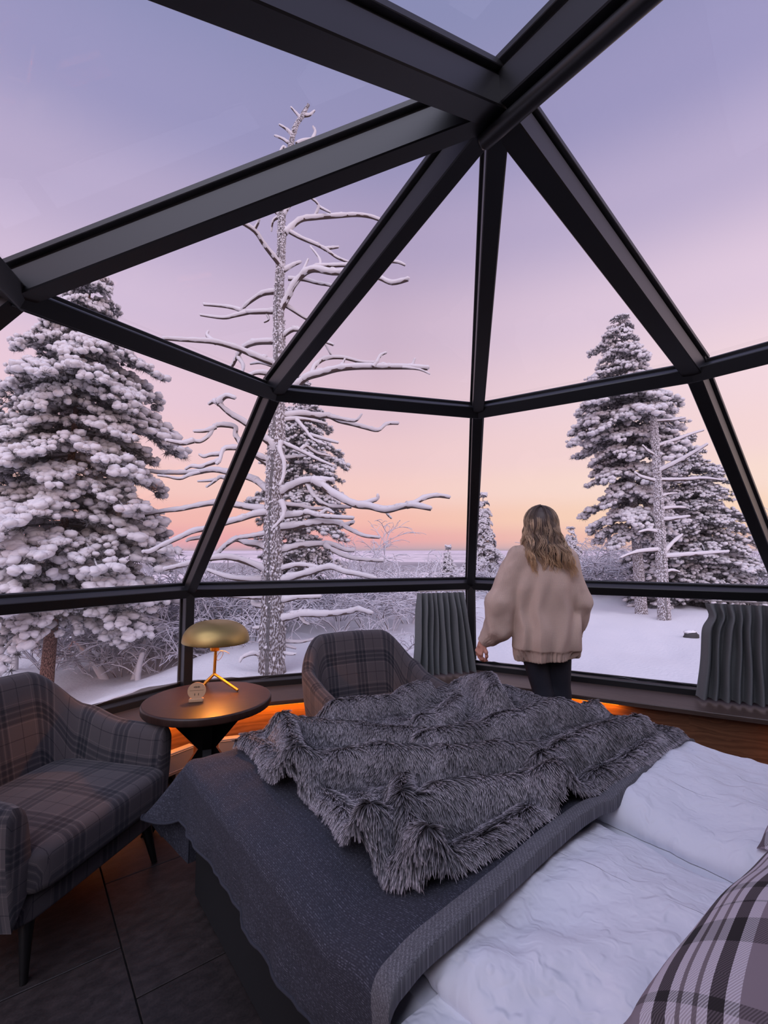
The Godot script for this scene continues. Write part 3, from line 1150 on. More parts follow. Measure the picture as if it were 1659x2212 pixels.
func cushion_mesh(w: float, h: float, thick: float) -> Mesh:
	var g := G.new()
	var nu := 41
	var top := func(i: int, j: int, s: float) -> Array:
		var a := -1.0 + 2.0 * i / (nu - 1)
		var b := -1.0 + 2.0 * j / (nu - 1)
		var e := pow(maxf(0.0, 1.0 - pow(absf(a), 2.4)), 0.55) * pow(maxf(0.0, 1.0 - pow(absf(b), 2.4)), 0.55)
		var pinch := 1.0 - 0.07 * (1.0 - absf(b)) * absf(a) - 0.0
		var pinch2 := 1.0 - 0.07 * (1.0 - absf(a)) * absf(b)
		return [Vector3(a * w / 2 * pinch, s * thick / 2 * e + 0.004 * s * sin(a * 9.0 + b * 4.0) * e, b * h / 2 * pinch2), Vector2(b * h / 2, a * w / 2 * s)]
	g.grid(nu, nu, func(i: int, j: int) -> Array: return top.call(i, nu - 1 - j, 1.0))
	g.grid(nu, nu, func(i: int, j: int) -> Array: return top.call(i, j, -1.0))
	return g.mesh(M["cushion plaid"])

func make_cushions() -> void:
	var rot := Basis(Vector3.UP, BED_TURN)
	var c := put("cushion", cushion_mesh(0.78, 0.52, 0.27), self, bed_at() + rot * Vector3(0.527, 0.76, 2.01))
	c.basis = rot * Basis(Vector3.RIGHT, -0.30) * Basis(Vector3.UP, -0.06)
	tag(c, "large plaid cushion leaning at the head of the bed, nearest the camera", "cushion")
	c = put("cushion", cushion_mesh(0.5, 0.5, 0.16), self, bed_at() + rot * Vector3(1.30, 0.70, 1.90))
	c.basis = rot * Basis(Vector3.UP, 0.1) * Basis(Vector3.RIGHT, -0.35)
	tag(c, "plaid cushion on the window half of the bed, cut by the right edge", "cushion")

func make_chairs() -> void:
	var spots := [[P(-1.445, 0, 2.105), 1.349, "plaid wool armchair in the left foreground, beside the foot of the bed"], [P(-0.07, 0, 3.225), 0.45, "plaid wool armchair under the window, between the round table and the left curtain"]]
	var proto: Node3D
	for k in 2:
		var ch: Node3D
		if k == 0:
			ch = armchair()
			proto = ch
		else:
			ch = proto.duplicate()
			ch.name = "armchair"
			add_child(ch, true)
		ch.position = spots[k][0]
		ch.rotation.y = spots[k][1]
		tag(ch, spots[k][2], "armchair", "plaid armchairs")

func armchair() -> Node3D:
	var ch := thing("armchair", "plaid wool armchair", "armchair")
	var g := G.new()
	# plan of the wrap-round back: arm, corner, back, corner, arm
	var half := 0.392
	var rad := 0.20
	var arm := 0.41
	var straight := half - rad
	var corner := rad * PI / 2
	var total := arm + corner + straight
	var at := func(s: float) -> Array:
		# s from the middle of the back, signed; returns plan point and outward normal
		var sg := 1.0 if s >= 0 else -1.0
		var d := absf(s)
		var p: Vector2
		var n: Vector2
		if d < straight:
			p = Vector2(d, -0.30)
			n = Vector2(0, -1)
		elif d < straight + corner:
			var a := (d - straight) / rad
			p = Vector2(straight + rad * sin(a), -0.30 + rad * (1 - cos(a)))
			n = Vector2(sin(a), -cos(a))
		else:
			p = Vector2(half, -0.30 + rad + d - straight - corner)
			n = Vector2(1, 0)
		return [Vector2(p.x * sg, p.y), Vector2(n.x * sg, n.y)]
	var nu := 81
	var nv := 25
	var shell_pt := func(i: int, j: int) -> Array:
		var s := lerpf(-total, total, i / (nu - 1.0))
		var d := absf(s)
		var pn: Array = at.call(s)
		var p: Vector2 = pn[0]
		var n: Vector2 = pn[1]
		# height of the rim: high back, falling over the shoulders, level arms
		var h := lerpf(0.843, 0.665, smoothstep(0.22, 0.43, d)) - 0.06 * smoothstep(0.38, 0.70, d)
		h += 0.012 * (1.0 - d * d * 12.0) if d < 0.28 else 0.0
		h = lerpf(h, 0.595, smoothstep(0.65, total, d))
		var thick := 0.085
		var r := 0.040
		var low_out := 0.19
		var low_in := 0.30
		var t := j / (nv - 1.0)
		var y: float
		var off: float
		var arc: float
		if t < 0.4:
			y = lerpf(low_out, h - r, t / 0.4)
			off = 0.0
			arc = y - h
		elif t < 0.6:
			var a := PI * (t - 0.4) / 0.2
			y = h - r + r * sin(a)
			off = -thick / 2 + thick / 2 * cos(a)
			arc = -r + (t - 0.4) / 0.2 * 0.13
		else:
			y = lerpf(h - r, low_in, (t - 0.6) / 0.4)
			off = -thick
			arc = 0.13 - r + (h - r - y)
		# soft padding
		off += 0.012 * sin(PI * clampf((y - low_out) / (h - low_out), 0, 1)) * (1.0 if t < 0.5 else -1.0)
		var lean := clampf((y - 0.30) / 0.55, -0.3, 1.2)
		var back_ness := smoothstep(0.62, 0.2, d)
		var q := p + n * (off + lean * lerpf(0.055, 0.13, back_ness))
		# arm fronts round inwards a little
		var ends := smoothstep(total - 0.05, total, d)
		q -= n * ends * 0.012 * (1.0 if t < 0.5 else -1.0)
		return [Vector3(q.x, y, q.y), Vector2(s, arc)]
	g.grid(nu, nv, func(i: int, j: int) -> Array: return shell_pt.call(nu - 1 - i, j))
	# close the two arm fronts with a slightly domed face
	for e in [0, nu - 1]:
		var ring := []
		var mid := Vector3.ZERO
		for j in nv:
			ring.append(shell_pt.call(e, j)[0])
		for q in ring:
			mid += q / nv
		var first := g.v.size()
		for q in ring:
			g.vert(q, Vector2(q.x, q.y))
		for q in ring:
			g.vert(q.lerp(mid, 0.15) + Vector3(0, 0, 0.014), Vector2(q.x, q.y))
		var c := g.vert(mid + Vector3(0, 0, 0.016), Vector2(mid.x, mid.y))
		for j in nv:
			var j2 := (j + 1) % nv
			if e == 0:
				g.quad(first + j2, first + j, first + nv + j, first + nv + j2)
				g.tri(first + nv + j2, first + nv + j, c)
			else:
				g.quad(first + j, first + j2, first + nv + j2, first + nv + j)
				g.tri(first + nv + j, first + nv + j2, c)
	put("back_and_arms", g.mesh(M["plaid wool"]), ch)
	# seat cushion: a rounded slab with a swelling top and a seam
	var slab := func(w: float, d: float, y0: float, y1: float, zc: float, rr: float, crown: float) -> Mesh:
		var gg := G.new()
		var rows := []
		for k in 5:
			rows.append([1.0 - (1.0 - sin(k * PI / 8.0)) * rr / (w / 2), y0 + rr * (1 - cos(k * PI / 8.0))])
		for k in 5:
			rows.append([1.0 - (1.0 - cos(k * PI / 8.0)) * rr / (w / 2), y1 - rr + rr * sin(k * PI / 8.0)])
		for k in 6:
			rows.append([(1.0 - rr / (w / 2)) * (1.0 - (k + 1) / 6.0), y1])
		var sides := 64
		gg.grid(sides, rows.size(), func(i: int, j: int) -> Array:
			var a := TAU * i / sides
			var ca := cos(a)
			var sa := -sin(a)
			var m := pow(pow(absf(ca), 9.0) + pow(absf(sa), 9.0), -1.0 / 9.0)
			var k: float = rows[j][0]
			var x := ca * m * w / 2 * k
			var z := sa * m * d / 2 * k
			var y: float = rows[j][1]
			if j >= 9:
				y += crown * (1.0 - k * k)
			var uv := Vector2(x, z)
			if j < 9:
				uv = Vector2(x, z + (y1 - y)) if absf(sa) > absf(ca) else Vector2(x + (y1 - y) * signf(ca), z)
			return [Vector3(x, y, z + zc), uv], true)
		return gg.mesh(M["plaid wool"])
	put("seat_cushion", slab.call(0.70, 0.62, 0.275, 0.425, 0.06, 0.035, 0.022), ch)
	put("seat_frame", slab.call(0.75, 0.58, 0.175, 0.285, 0.03, 0.02, 0.0), ch)
	for s in [[-0.29, 0.28, -1, 1], [0.29, 0.28, 1, 1], [-0.28, -0.2, -1, -1], [0.28, -0.2, 1, -1]]:
		g = G.new()
		var top := Vector3(s[0], 0.19, s[1])
		var foot := Vector3(s[0] + 0.03 * s[2], 0.0, s[1] + 0.035 * s[3])
		g.tube(PackedVector3Array([foot, foot.lerp(top, 0.5), top]), PackedFloat32Array([0.012, 0.018, 0.026]), 14)
		put("leg", g.mesh(M["black lacquer"]), ch)
	return ch

func make_table() -> void:
	var o := thing("round_table", "round dark wooden table on crossed hourglass legs in the window corner", "table", P(-0.951, 0, 2.665), 0.35)
	var g := G.new()
	g.lathe([Vector2(0.0, 0.605), Vector2(0.316, 0.605), Vector2(0.328, 0.609), Vector2(0.332, 0.616), Vector2(0.332, 0.640), Vector2(0.329, 0.647), Vector2(0.322, 0.650), Vector2(0.0, 0.650)], 72)
	put("tabletop", g.mesh(M["table wood"]), o)
	for k in 4:
		g = G.new()
		var a := TAU * k / 4
		var b := Basis(Vector3.UP, a)
		var w := 0.022
		# a flat leg in a radial plane: wide under the top, a narrow waist, a strut down to the floor
		var prof := [Vector2(0.0, 0.605), Vector2(0.0, 0.372), Vector2(0.255, 0.0), Vector2(0.305, 0.0), Vector2(0.045, 0.395), Vector2(0.235, 0.605)]
		var f1 := []
		var f2 := []
		for p in prof:
			f1.append(b * Vector3(p.x, p.y, w))
			f2.append(b * Vector3(p.x, p.y, -w))
		for t in [[0, 1, 4, 5], [1, 2, 3, 4]]:
			g.face([f1[t[0]], f1[t[1]], f1[t[2]], f1[t[3]]])
			g.face([f2[t[3]], f2[t[2]], f2[t[1]], f2[t[0]]])
		for i in 6:
			var i2 := (i + 1) % 6
			g.face([f1[i], f2[i], f2[i2], f1[i2]])
		put("leg", g.mesh(M["black steel"]), o)

func make_lamp() -> void:
	var at := P(-0.985, 0.650, 2.845)
	var o := thing("table_lamp", "brass mushroom table lamp on three splayed legs, standing on the round table", "lamp", at)
	var g := G.new()
	var prof := []
	for k in 15:
		var a := k / 14.0 * PI / 2
		prof.append(Vector2(0.188 * pow(cos(a), 0.70), 0.268 + 0.118 * pow(sin(a), 0.95)))
	var inner := []
	for p in prof:
		inner.append(Vector2(maxf(0.0, p.x - 0.003), p.y - 0.003))
	inner.reverse()
	g.lathe(inner + prof, 56)
	var sh := put("shade", g.mesh(M["brass"]), o)
	sh.rotation.z = -0.02
	g = G.new()
	g.tube(PackedVector3Array([Vector3(0, 0.075, 0), Vector3(0.004, 0.2, 0), Vector3(0.008, 0.262, 0)]), PackedFloat32Array([0.0085, 0.0085, 0.0085]), 16)
	put("stem", g.mesh(M["gold tube"]), o)
	for p in [Vector3(-0.068, 0.008, 0.012), Vector3(0.16, 0.008, 0.07), Vector3(-0.085, 0.008, -0.095)]:
		g = G.new()
		g.tube(PackedVector3Array([p, Vector3(0, 0.08, 0)]), PackedFloat32Array([0.008, 0.008]), 14)
		put("leg", g.mesh(M["gold tube"]), o)
	g = G.new()
	g.lathe([Vector2(0, 0.212), Vector2(0.022, 0.212), Vector2(0.026, 0.217), Vector2(0.026, 0.262), Vector2(0.02, 0.292), Vector2(0, 0.292)], 24)
	put("socket", g.mesh(M["gold tube"]), o)
	g = G.new()
	g.blob(Vector3(0.008, 0.325, 0), Basis.from_scale(Vector3(0.028, 0.034, 0.028)), 10, 16)
	put("light_bulb", g.mesh(M["bulb glow"]), o)
	# looped string of a tag tied below the socket
	g = G.new()
	var loop := []
	for k in 13:
		var a := TAU * k / 12.0
		loop.append(Vector3(0.034 + 0.011 * cos(a) + 0.014 * sin(a), 0.190 + 0.026 * cos(a) - 0.004, 0.012))
	var lp := path(loop)
	var lr := PackedFloat32Array()
	lr.resize(lp.size())
	lr.fill(0.0016)
	g.tube(lp, lr, 6)
	var tails := path([Vector3(0.012, 0.212, 0.012), Vector3(0.045, 0.216, 0.014), Vector3(0.07, 0.209, 0.012), Vector3(0.088, 0.196, 0.01)])
	lr.resize(tails.size())
	lr.fill(0.0014)
	g.tube(tails, lr, 6)
	put("string", g.mesh(M["white enamel"]), o)
	var l := OmniLight3D.new()
	l.name = "LampLight"
	l.light_color = Color(1.0, 0.62, 0.26)
	l.light_energy = 0.32
	l.light_size = 0.02
	l.omni_range = 12.0
	l.omni_attenuation = 2.0
	l.shadow_enabled = true
	l.position = at + Vector3(0.008, 0.325, 0)
	add_child(l)
	# little round wooden sign in a slotted stand
	var s := thing("table_sign", "small round wooden sign in a slotted wooden stand, on the round table", "sign", P(-0.991, 0.650, 2.60), 0.22)
	g = G.new()
	g.box(Vector3(0, 0.008, 0), Vector3(0.072, 0.016, 0.028), 0.002)
	put("stand", g.mesh(M["pale wood"]), s)
	g = G.new()
	var disc := []
	for k in 37:
		var a := TAU * k / 36.0
		disc.append([Vector3(0.046 * cos(a), 0.054 + 0.043 * sin(a), 0.003), Vector3(0.046 * cos(a), 0.054 + 0.043 * sin(a), -0.003)])
	var fr := []
	var bk := []
	for k in 36:
		fr.append(disc[k][0])
		bk.append(disc[35 - k][1])
		g.face([disc[k][1], disc[k + 1][1], disc[k + 1][0], disc[k][0]])
	g.face(fr)
	g.face(bk)
	var plate := put("disc", g.mesh(M["pale wood"]), s)
	plate.rotation.x = -0.12
	g = G.new()
	g.box(Vector3(0, 0.056, 0.0033), Vector3(0.07, 0.0012, 0.0008), 0.0001)
	for k in 7:
		g.box(Vector3(-0.014 + 0.0047 * k, 0.073, 0.0033), Vector3(0.003, 0.005 + 0.002 * (k % 3), 0.0008), 0.0001)
	for k in 2:
		g.box(Vector3(-0.009 + 0.019 * k, 0.036, 0.0033), Vector3(0.003, 0.011, 0.0008), 0.0001)
	put("engraving", g.mesh(M["burnt line"]), plate)

func curtain(called_label: String, a: Vector3, b: Vector3, a2: Vector3, b2: Vector3, inward: Vector3, pleats: int, waist: float, seed_: int) -> void:
	# a, b: ends of the heading; a2, b2: ends of the hem
	var o := thing("curtain", called_label, "curtain", (a2 + b2) * 0.5, 0.0, "short window curtains")
	var org := o.position
	var g := G.new()
	var r := RandomNumberGenerator.new()
	r.seed = seed_
	var phase := []
	var width := []
	var x := 0.0
	for k in pleats:
		phase.append(x)
		var w := r.randf_range(0.7, 1.35)
		width.append(w)
		x += w
	var nu := pleats * 16 + 1
	var nv := 34
	for side in 2:
		g.grid(nu, nv, func(i: int, j: int) -> Array:
			var ii := i if side == 0 else nu - 1 - i
			var k := mini(ii / 16, pleats - 1)
			var f := (ii - k * 16) / 16.0
			var s: float = (phase[k] + width[k] * f) / x
			var t := j / (nv - 1.0)
			var v := 1.0 - t
			var top := a.lerp(b, s)
			var low := a2.lerp(b2, s)
			var e := pow(v, 0.8)
			var p := low.lerp(top, v) + (low - top) * Vector3(1, 0, 1) * (e - v) * -0.5
			# the free edge draws in below the heading
			p += (b - a).normalized() * waist * exp(-pow((v - 0.86) / 0.09, 2.0)) * (1.0 - s) * (1.0 - s)
			var depth: float = lerpf(0.018, 0.040, smoothstep(1.0, 0.75, v)) * width[k]
			var wv := sin(TAU * (f - 0.25)) 
			wv = signf(wv) * pow(absf(wv), 0.75)
			p += inward * (depth * wv + 0.004 * sin(s * 90.0 + v * 4.0) * smoothstep(0.9, 1.0, v))
			p += (b - a).normalized() * 0.012 * sin(v * 5.0 + k * 1.7) * (1 - v) * v * 2.0
			p -= inward * (0.003 * side)
			return [p - org, Vector2(s * 1.4, v * 0.7)])
	put("cloth", g.mesh(M["curtain cloth"]), o)
	g = G.new()
	var rail := PackedVector3Array([a + Vector3(0, 0.018, 0) - org, b + Vector3(0, 0.018, 0) - org])
	g.tube(rail, PackedFloat32Array([0.004, 0.004]), 8)
	put("track", g.mesh(M["white enamel"]), o)
	for k in pleats:
		g = G.new()
		var s: float = (phase[k] + width[k] * 0.5) / x
		var p := a.lerp(b, s) - org
		g.tube(PackedVector3Array([p + Vector3(0, -0.006, 0), p + Vector3(0, 0.016, 0)]), PackedFloat32Array([0.003, 0.003]), 6)
		put("hook", g.mesh(M["white enamel"]), o)

func make_curtains() -> void:
	var n0 := P(0.3077, 0, -0.9515)
	curtain("grey pleated curtain in front of the middle window post, left of the woman", P(0.285, 1.085, 4.03), P(0.70, 1.085, 4.165), P(0.245, 0.425, 4.00), P(0.79, 0.425, 4.15), n0, 9, 0.0, 3)
	var n1 := P(-0.465, 0, -0.8853)
	curtain("grey pleated curtain at the right edge of the photo, above the end of the bench", P(2.25, 1.075, 3.40), P(2.63, 1.075, 3.20), P(2.17, 0.425, 3.42), P(2.63, 0.425, 3.18), n1, 8, 0.035, 4)

# ---- figures: joints with radii, joined by a smooth minimum and meshed with surface nets
func smin(a: float, b: float, k: float) -> float:
	var h := maxf(k - absf(a - b), 0.0) / k
	return minf(a, b) - h * h * k * 0.25

# bones: [from, to, radius, radius, flattening of z]
func bone_field(bones: Array, k: float) -> Callable:
	return func(p: Vector3) -> float:
		var d := 9.0
		for b in bones:
			var a: Vector3 = b[0]
			var e: Vector3 = b[1]
			var q := p
			var fz: float = b[4]
			if fz != 1.0:
				var mz := (a.z + e.z) * 0.5
				q.z = mz + (q.z - mz) / fz
			var ab := e - a
			var t := clampf((q - a).dot(ab) / maxf(ab.length_squared(), 1e-9), 0.0, 1.0)
			var s := (q - a - ab * t).length() - lerpf(b[2], b[3], t)
			if fz < 1.0:
				s *= lerpf(1.0, fz, 0.5)
			d = smin(d, s, k)
		return d

func net(g: G, field: Callable, lo: Vector3, hi: Vector3, cell: float) -> void:
	var n := Vector3i(((hi - lo) / cell).ceil()) + Vector3i.ONE
	var nx := n.x + 1
	var ny := n.y + 1
	var nz := n.z + 1
	var val := PackedFloat32Array()
	val.resize(nx * ny * nz)
	val.fill(1.0)
	var bs := 5
	var near := []
	for bz in range(0, n.z, bs):
		for by in range(0, n.y, bs):
			for bx in range(0, n.x, bs):
				var c := lo + Vector3(bx + bs * 0.5, by + bs * 0.5, bz + bs * 0.5) * cell
				var d: float = field.call(c)
				if absf(d) > cell * bs * 1.35:
					if d < 0:
						for z in range(bz, mini(bz + bs + 1, nz)):
							for y in range(by, mini(by + bs + 1, ny)):
								for x in range(bx, mini(bx + bs + 1, nx)):
									if val[(z * ny + y) * nx + x] == 1.0:
										val[(z * ny + y) * nx + x] = -1.0
					continue
				near.append(Vector3i(bx, by, bz))
				for z in range(bz, mini(bz + bs + 1, nz)):
					for y in range(by, mini(by + bs + 1, ny)):
						for x in range(bx, mini(bx + bs + 1, nx)):
							var id := (z * ny + y) * nx + x
							if absf(val[id]) == 1.0:
								val[id] = field.call(lo + Vector3(x, y, z) * cell)
	var ids := PackedInt32Array()
	ids.resize(nx * ny * nz)
	ids.fill(-1)
	var cells := []
	for b in near:
		for z in range(b.z, mini(b.z + bs, n.z)):
			for y in range(b.y, mini(b.y + bs, n.y)):
				for x in range(b.x, mini(b.x + bs, n.x)):
					var sum := Vector3.ZERO
					var cnt := 0
					var base := (z * ny + y) * nx + x
					var v8 := [val[base], val[base + 1], val[base + nx], val[base + nx + 1], val[base + nx * ny], val[base + nx * ny + 1], val[base + nx * ny + nx], val[base + nx * ny + nx + 1]]
					var neg := 0
					for v in v8:
						neg += 1 if v < 0 else 0
					if neg == 0 or neg == 8:
						continue
					for e in [[0, 1], [2, 3], [4, 5], [6, 7], [0, 2], [1, 3], [4, 6], [5, 7], [0, 4], [1, 5], [2, 6], [3, 7]]:
						var v0: float = v8[e[0]]
						var v1: float = v8[e[1]]
						if (v0 < 0) != (v1 < 0):
							var t := v0 / (v0 - v1)
							var c0 := Vector3(e[0] & 1, (e[0] >> 1) & 1, e[0] >> 2)
							var c1 := Vector3(e[1] & 1, (e[1] >> 1) & 1, e[1] >> 2)
							sum += c0.lerp(c1, t)
							cnt += 1
					var p := lo + (Vector3(x, y, z) + sum / cnt) * cell
					ids[base] = g.vert(p, Vector2(p.x, p.y))
					cells.append(Vector3i(x, y, z))
	var sx := 1
	var sy := nx
	var sz := nx * ny
	for c in cells:
		var base: int = (c.z * ny + c.y) * nx + c.x
		for ax in 3:
			var st: int = [sx, sy, sz][ax]
			var s1: int = [sy, sz, sx][ax]
			var s2: int = [sz, sx, sy][ax]
			if [c.y, c.z, c.x][ax] == 0 or [c.z, c.x, c.y][ax] == 0:
				continue
			var v0 := val[base]
			var v1 := val[base + st]
			if (v0 < 0) == (v1 < 0):
				continue
			var q := [ids[base - s1 - s2], ids[base - s2], ids[base], ids[base - s1]]
			if q.min() < 0:
				continue
			if v0 < 0:
				g.quad(q[0], q[1], q[2], q[3])
			else:
				g.quad(q[3], q[2], q[1], q[0])

func hand_bones(wrist: Vector3, down: Vector3, back: Vector3, thumb: Vector3, curl: float) -> Array:
	# down: along the hand; back: out of its back; thumb: towards the thumb side
	var out := []
	var b := Basis(thumb, back, down)
	var W := func(x: float, y: float, z: float) -> Vector3: return wrist + b * Vector3(x, y, z)
	out.append([W.call(0, 0, -0.03), W.call(0, 0, 0.02), 0.024, 0.026, 1.0])
	for k in 4:
		var x := 0.027 - 0.018 * k
		var len: float = [0.95, 1.05, 1.0, 0.78][k]
		var root: Vector3 = W.call(x, 0.002, 0.078 - 0.004 * absf(k - 1))
		out.append([W.call(x * 0.6, 0, 0.01), root, 0.016, 0.0115, 1.0])
		var dir := Vector3(0.04 * (1.5 - k), 0, 1).normalized()
		var p := root
		var ang := 0.0
		for j in 3:
			ang += curl * [0.75, 1.0, 0.7][j]
			var d := Vector3(dir.x, -sin(ang), cos(ang) * dir.z)
			var q: Vector3 = p + b * d.normalized() * [0.040, 0.025, 0.021][j] * len
			out.append([p, q, [0.0100, 0.0090, 0.0082][j], [0.0090, 0.0082, 0.0070][j], 1.0])
			p = q
	var t0: Vector3 = W.call(0.022, -0.004, 0.022)
	var t1: Vector3 = W.call(0.046, -0.018, 0.050)
	var t2: Vector3 = W.call(0.047, -0.032, 0.078)
	var t3: Vector3 = W.call(0.038, -0.042, 0.098)
	out.append([t0, t1, 0.015, 0.0115, 1.0])
	out.append([t1, t2, 0.0112, 0.0098, 1.0])
	out.append([t2, t3, 0.0096, 0.0076, 1.0])
	return out

func person() -> void:
	var skin := mat("skin", Color(0.80, 0.58, 0.50), 0.55)
	skin.subsurf_scatter_enabled = true
	skin.subsurf_scatter_strength = 0.1
	var o := thing("person", "person with long wavy blonde hair in beige knit sweater and dark leggings, facing the window", "person", P(1.08, 0, 3.33), -0.12)
	# joints; x to the right, z towards the viewer
	var sl := Vector3(-0.165, 1.385, 0.0)
	var el := Vector3(-0.285, 1.085, 0.05)
	var wl := Vector3(-0.40, 0.805, -0.02)
	var sr := Vector3(0.185, 1.385, -0.01)
	var er := Vector3(0.262, 1.085, 0.0)
	var wr := Vector3(0.245, 0.855, -0.085)
	var hl := Vector3(-0.085, 0.88, 0.0)
	var kl := Vector3(-0.005, 0.47, 0.02)
	var al := Vector3(0.0, 0.075, 0.07)
	var hr := Vector3(0.10, 0.88, 0.0)
	var kr := Vector3(0.12, 0.47, -0.03)
	var ar := Vector3(0.135, 0.075, 0.0)
	var hlb := hand_bones(wl, Vector3(-0.22, -0.92, -0.32).normalized(), Vector3(-0.55, -0.15, 0.82).normalized(), Vector3(0, 0, 0), 0.75)
	# the thumb side of each hand faces forwards
	var dl := Vector3(-0.30, -0.95, -0.05).normalized()
	var bl := Vector3(-0.80, 0.25, 0.54)
	bl = (bl - dl * bl.dot(dl)).normalized()
	hlb = hand_bones(wl, dl, bl, bl.cross(dl).normalized(), 0.72)
	var dr := Vector3(-0.10, -0.97, -0.2).normalized()
	var br := Vector3(0.95, 0.0, 0.3)
	br = (br - dr * br.dot(dr)).normalized()
	var hrb := hand_bones(wr, dr, br, dr.cross(br).normalized(), 0.6)
	var head := Vector3(0.012, 1.61, -0.005)
	var bones := [
		[Vector3(0.005, 1.36, 0.0), Vector3(0.01, 1.53, -0.005), 0.062, 0.055, 1.0],
		[Vector3(-0.12, 1.375, 0), Vector3(0.14, 1.375, 0), 0.06, 0.06, 0.9],
		[Vector3(0.008, 1.30, 0), Vector3(0.008, 1.10, 0), 0.125, 0.115, 0.7],
		[Vector3(0.008, 1.10, 0), Vector3(0.008, 0.90, 0.01), 0.115, 0.15, 0.75],
		[sl, el, 0.045, 0.037, 1.0], [el, wl, 0.037, 0.025, 1.0],
		[sr, er, 0.045, 0.037, 1.0], [er, wr, 0.037, 0.025, 1.0],
		[hl, kl, 0.085, 0.052, 1.0], [kl, kl.lerp(al, 0.35) + Vector3(0, 0, 0.015), 0.05, 0.052, 1.0], [kl.lerp(al, 0.35) + Vector3(0, 0, 0.015), al, 0.052, 0.033, 1.0],
		[hr, kr, 0.085, 0.052, 1.0], [kr, kr.lerp(ar, 0.35) + Vector3(0, 0, 0.015), 0.05, 0.052, 1.0], [kr.lerp(ar, 0.35) + Vector3(0, 0, 0.015), ar, 0.052, 0.033, 1.0],
		[al + Vector3(0, -0.035, 0.03), al + Vector3(-0.02, -0.047, -0.15), 0.032, 0.026, 1.0], [ar + Vector3(0, -0.035, 0.03), ar + Vector3(0.03, -0.047, -0.15), 0.032, 0.026, 1.0],
	]
	var g := G.new()
	net(g, bone_field(bones, 0.05), Vector3(-0.5, -0.01, -0.26), Vector3(0.36, 1.50, 0.24), 0.014)
	# the head on a grid of its own: skull, jaw, nose, brow, ears
	var hb := [
		[head + Vector3(0, 0.03, 0.015), head + Vector3(0, 0.025, -0.025), 0.086, 0.080, 1.0],
		[head + Vector3(0, -0.03, -0.045), head + Vector3(0, -0.075, -0.065), 0.058, 0.034, 1.0],
		[head + Vector3(0, -0.19, 0.0), head + Vector3(0, -0.04, 0.0), 0.056, 0.052, 1.0],
		[head + Vector3(0, 0.008, -0.098), head + Vector3(0, -0.028, -0.116), 0.008, 0.013, 1.0],
		[head + Vector3(-0.035, 0.02, -0.085), head + Vector3(0.035, 0.02, -0.085), 0.016, 0.016, 1.0],
		[head + Vector3(-0.018, -0.055, -0.098), head + Vector3(0.018, -0.055, -0.098), 0.009, 0.009, 0.8],
		[head + Vector3(-0.084, 0.012, 0.0), head + Vector3(-0.088, -0.025, 0.0), 0.014, 0.009, 1.0],
		[head + Vector3(0.084, 0.012, 0.0), head + Vector3(0.088, -0.025, 0.0), 0.014, 0.009, 1.0],
	]
	var hf := bone_field(hb, 0.022)
	var with_eyes := func(p: Vector3) -> float:
		var d: float = hf.call(p)
		for s in [-1.0, 1.0]:
			d = maxf(d, 0.012 - p.distance_to(head + Vector3(0.032 * s, 0.0, -0.105)))
			d = minf(d, p.distance_to(head + Vector3(0.031 * s, 0.0, -0.085)) - 0.0125)
		return d
	net(g, with_eyes, head - Vector3(0.12, 0.21, 0.15), head + Vector3(0.12, 0.14, 0.13), 0.006)
	for h in [[hlb, wl], [hrb, wr]]:
		net(g, bone_field(h[0], 0.010), h[1] - Vector3(0.13, 0.17, 0.13), h[1] + Vector3(0.13, 0.05, 0.13), 0.0038)
	put("body", g.mesh(skin), o)
	# leggings
	var lg := mat("leggings cloth", Color(0.12, 0.125, 0.165), 0.85)
	g = G.new()
	var lb := []
	for k in [8, 9, 10, 11, 12, 13]:
		var b: Array = bones[k].duplicate()
		b[2] += 0.012
		b[3] += 0.010
		lb.append(b)
	lb.append([Vector3(0.008, 0.93, 0.012), Vector3(0.008, 0.86, 0.02), 0.15, 0.16, 0.8])
	lb.append([Vector3(-0.06, 0.84, 0.05), Vector3(-0.06, 0.80, 0.05), 0.085, 0.08, 1.0])
	lb.append([Vector3(0.085, 0.84, 0.05), Vector3(0.085, 0.80, 0.05), 0.085, 0.08, 1.0])
	var lf := bone_field(lb, 0.03)
	net(g, func(p: Vector3) -> float: return maxf(lf.call(p), 0.085 - p.y), Vector3(-0.3, 0.06, -0.24), Vector3(0.33, 1.12, 0.26), 0.012)
	put("leggings", g.mesh(lg), o)
	# sweater
	var knit_noise := noise(81, 0.3, 3)
	var kn := picture(256, 256, func(x: int, y: int) -> Color:
		# columns of v-shaped stitches, 16 by 12 pixels
		var cx := absf(fposmod(x, 16.0) - 8.0) / 8.0
		var ph := fposmod(y + cx * 7.0, 10.67) / 10.67
		var st := (0.65 + 0.35 * sin(TAU * ph)) * (0.25 + 0.75 * sin(PI * clampf(cx * 0.92 + 0.05, 0, 1)))
		var k := 0.68 + 0.44 * st + 0.42 * knit_noise.get_noise_2d(x * 2.3, y * 2.3)  # shade between stitches put into the yarn colour, plus heathered flecks
		return Color(k, k * 0.985, k * 0.97))
	var sw := mat("sweater knit", Color(0.97, 0.865, 0.79), 0.95)
	sw.albedo_texture = kn
	sw.heightmap_enabled = true
	sw.heightmap_texture = kn
	sw.heightmap_scale = 0.8
	sw.rim_enabled = true
	sw.rim = 0.5
	triplanar(sw, 8.0)
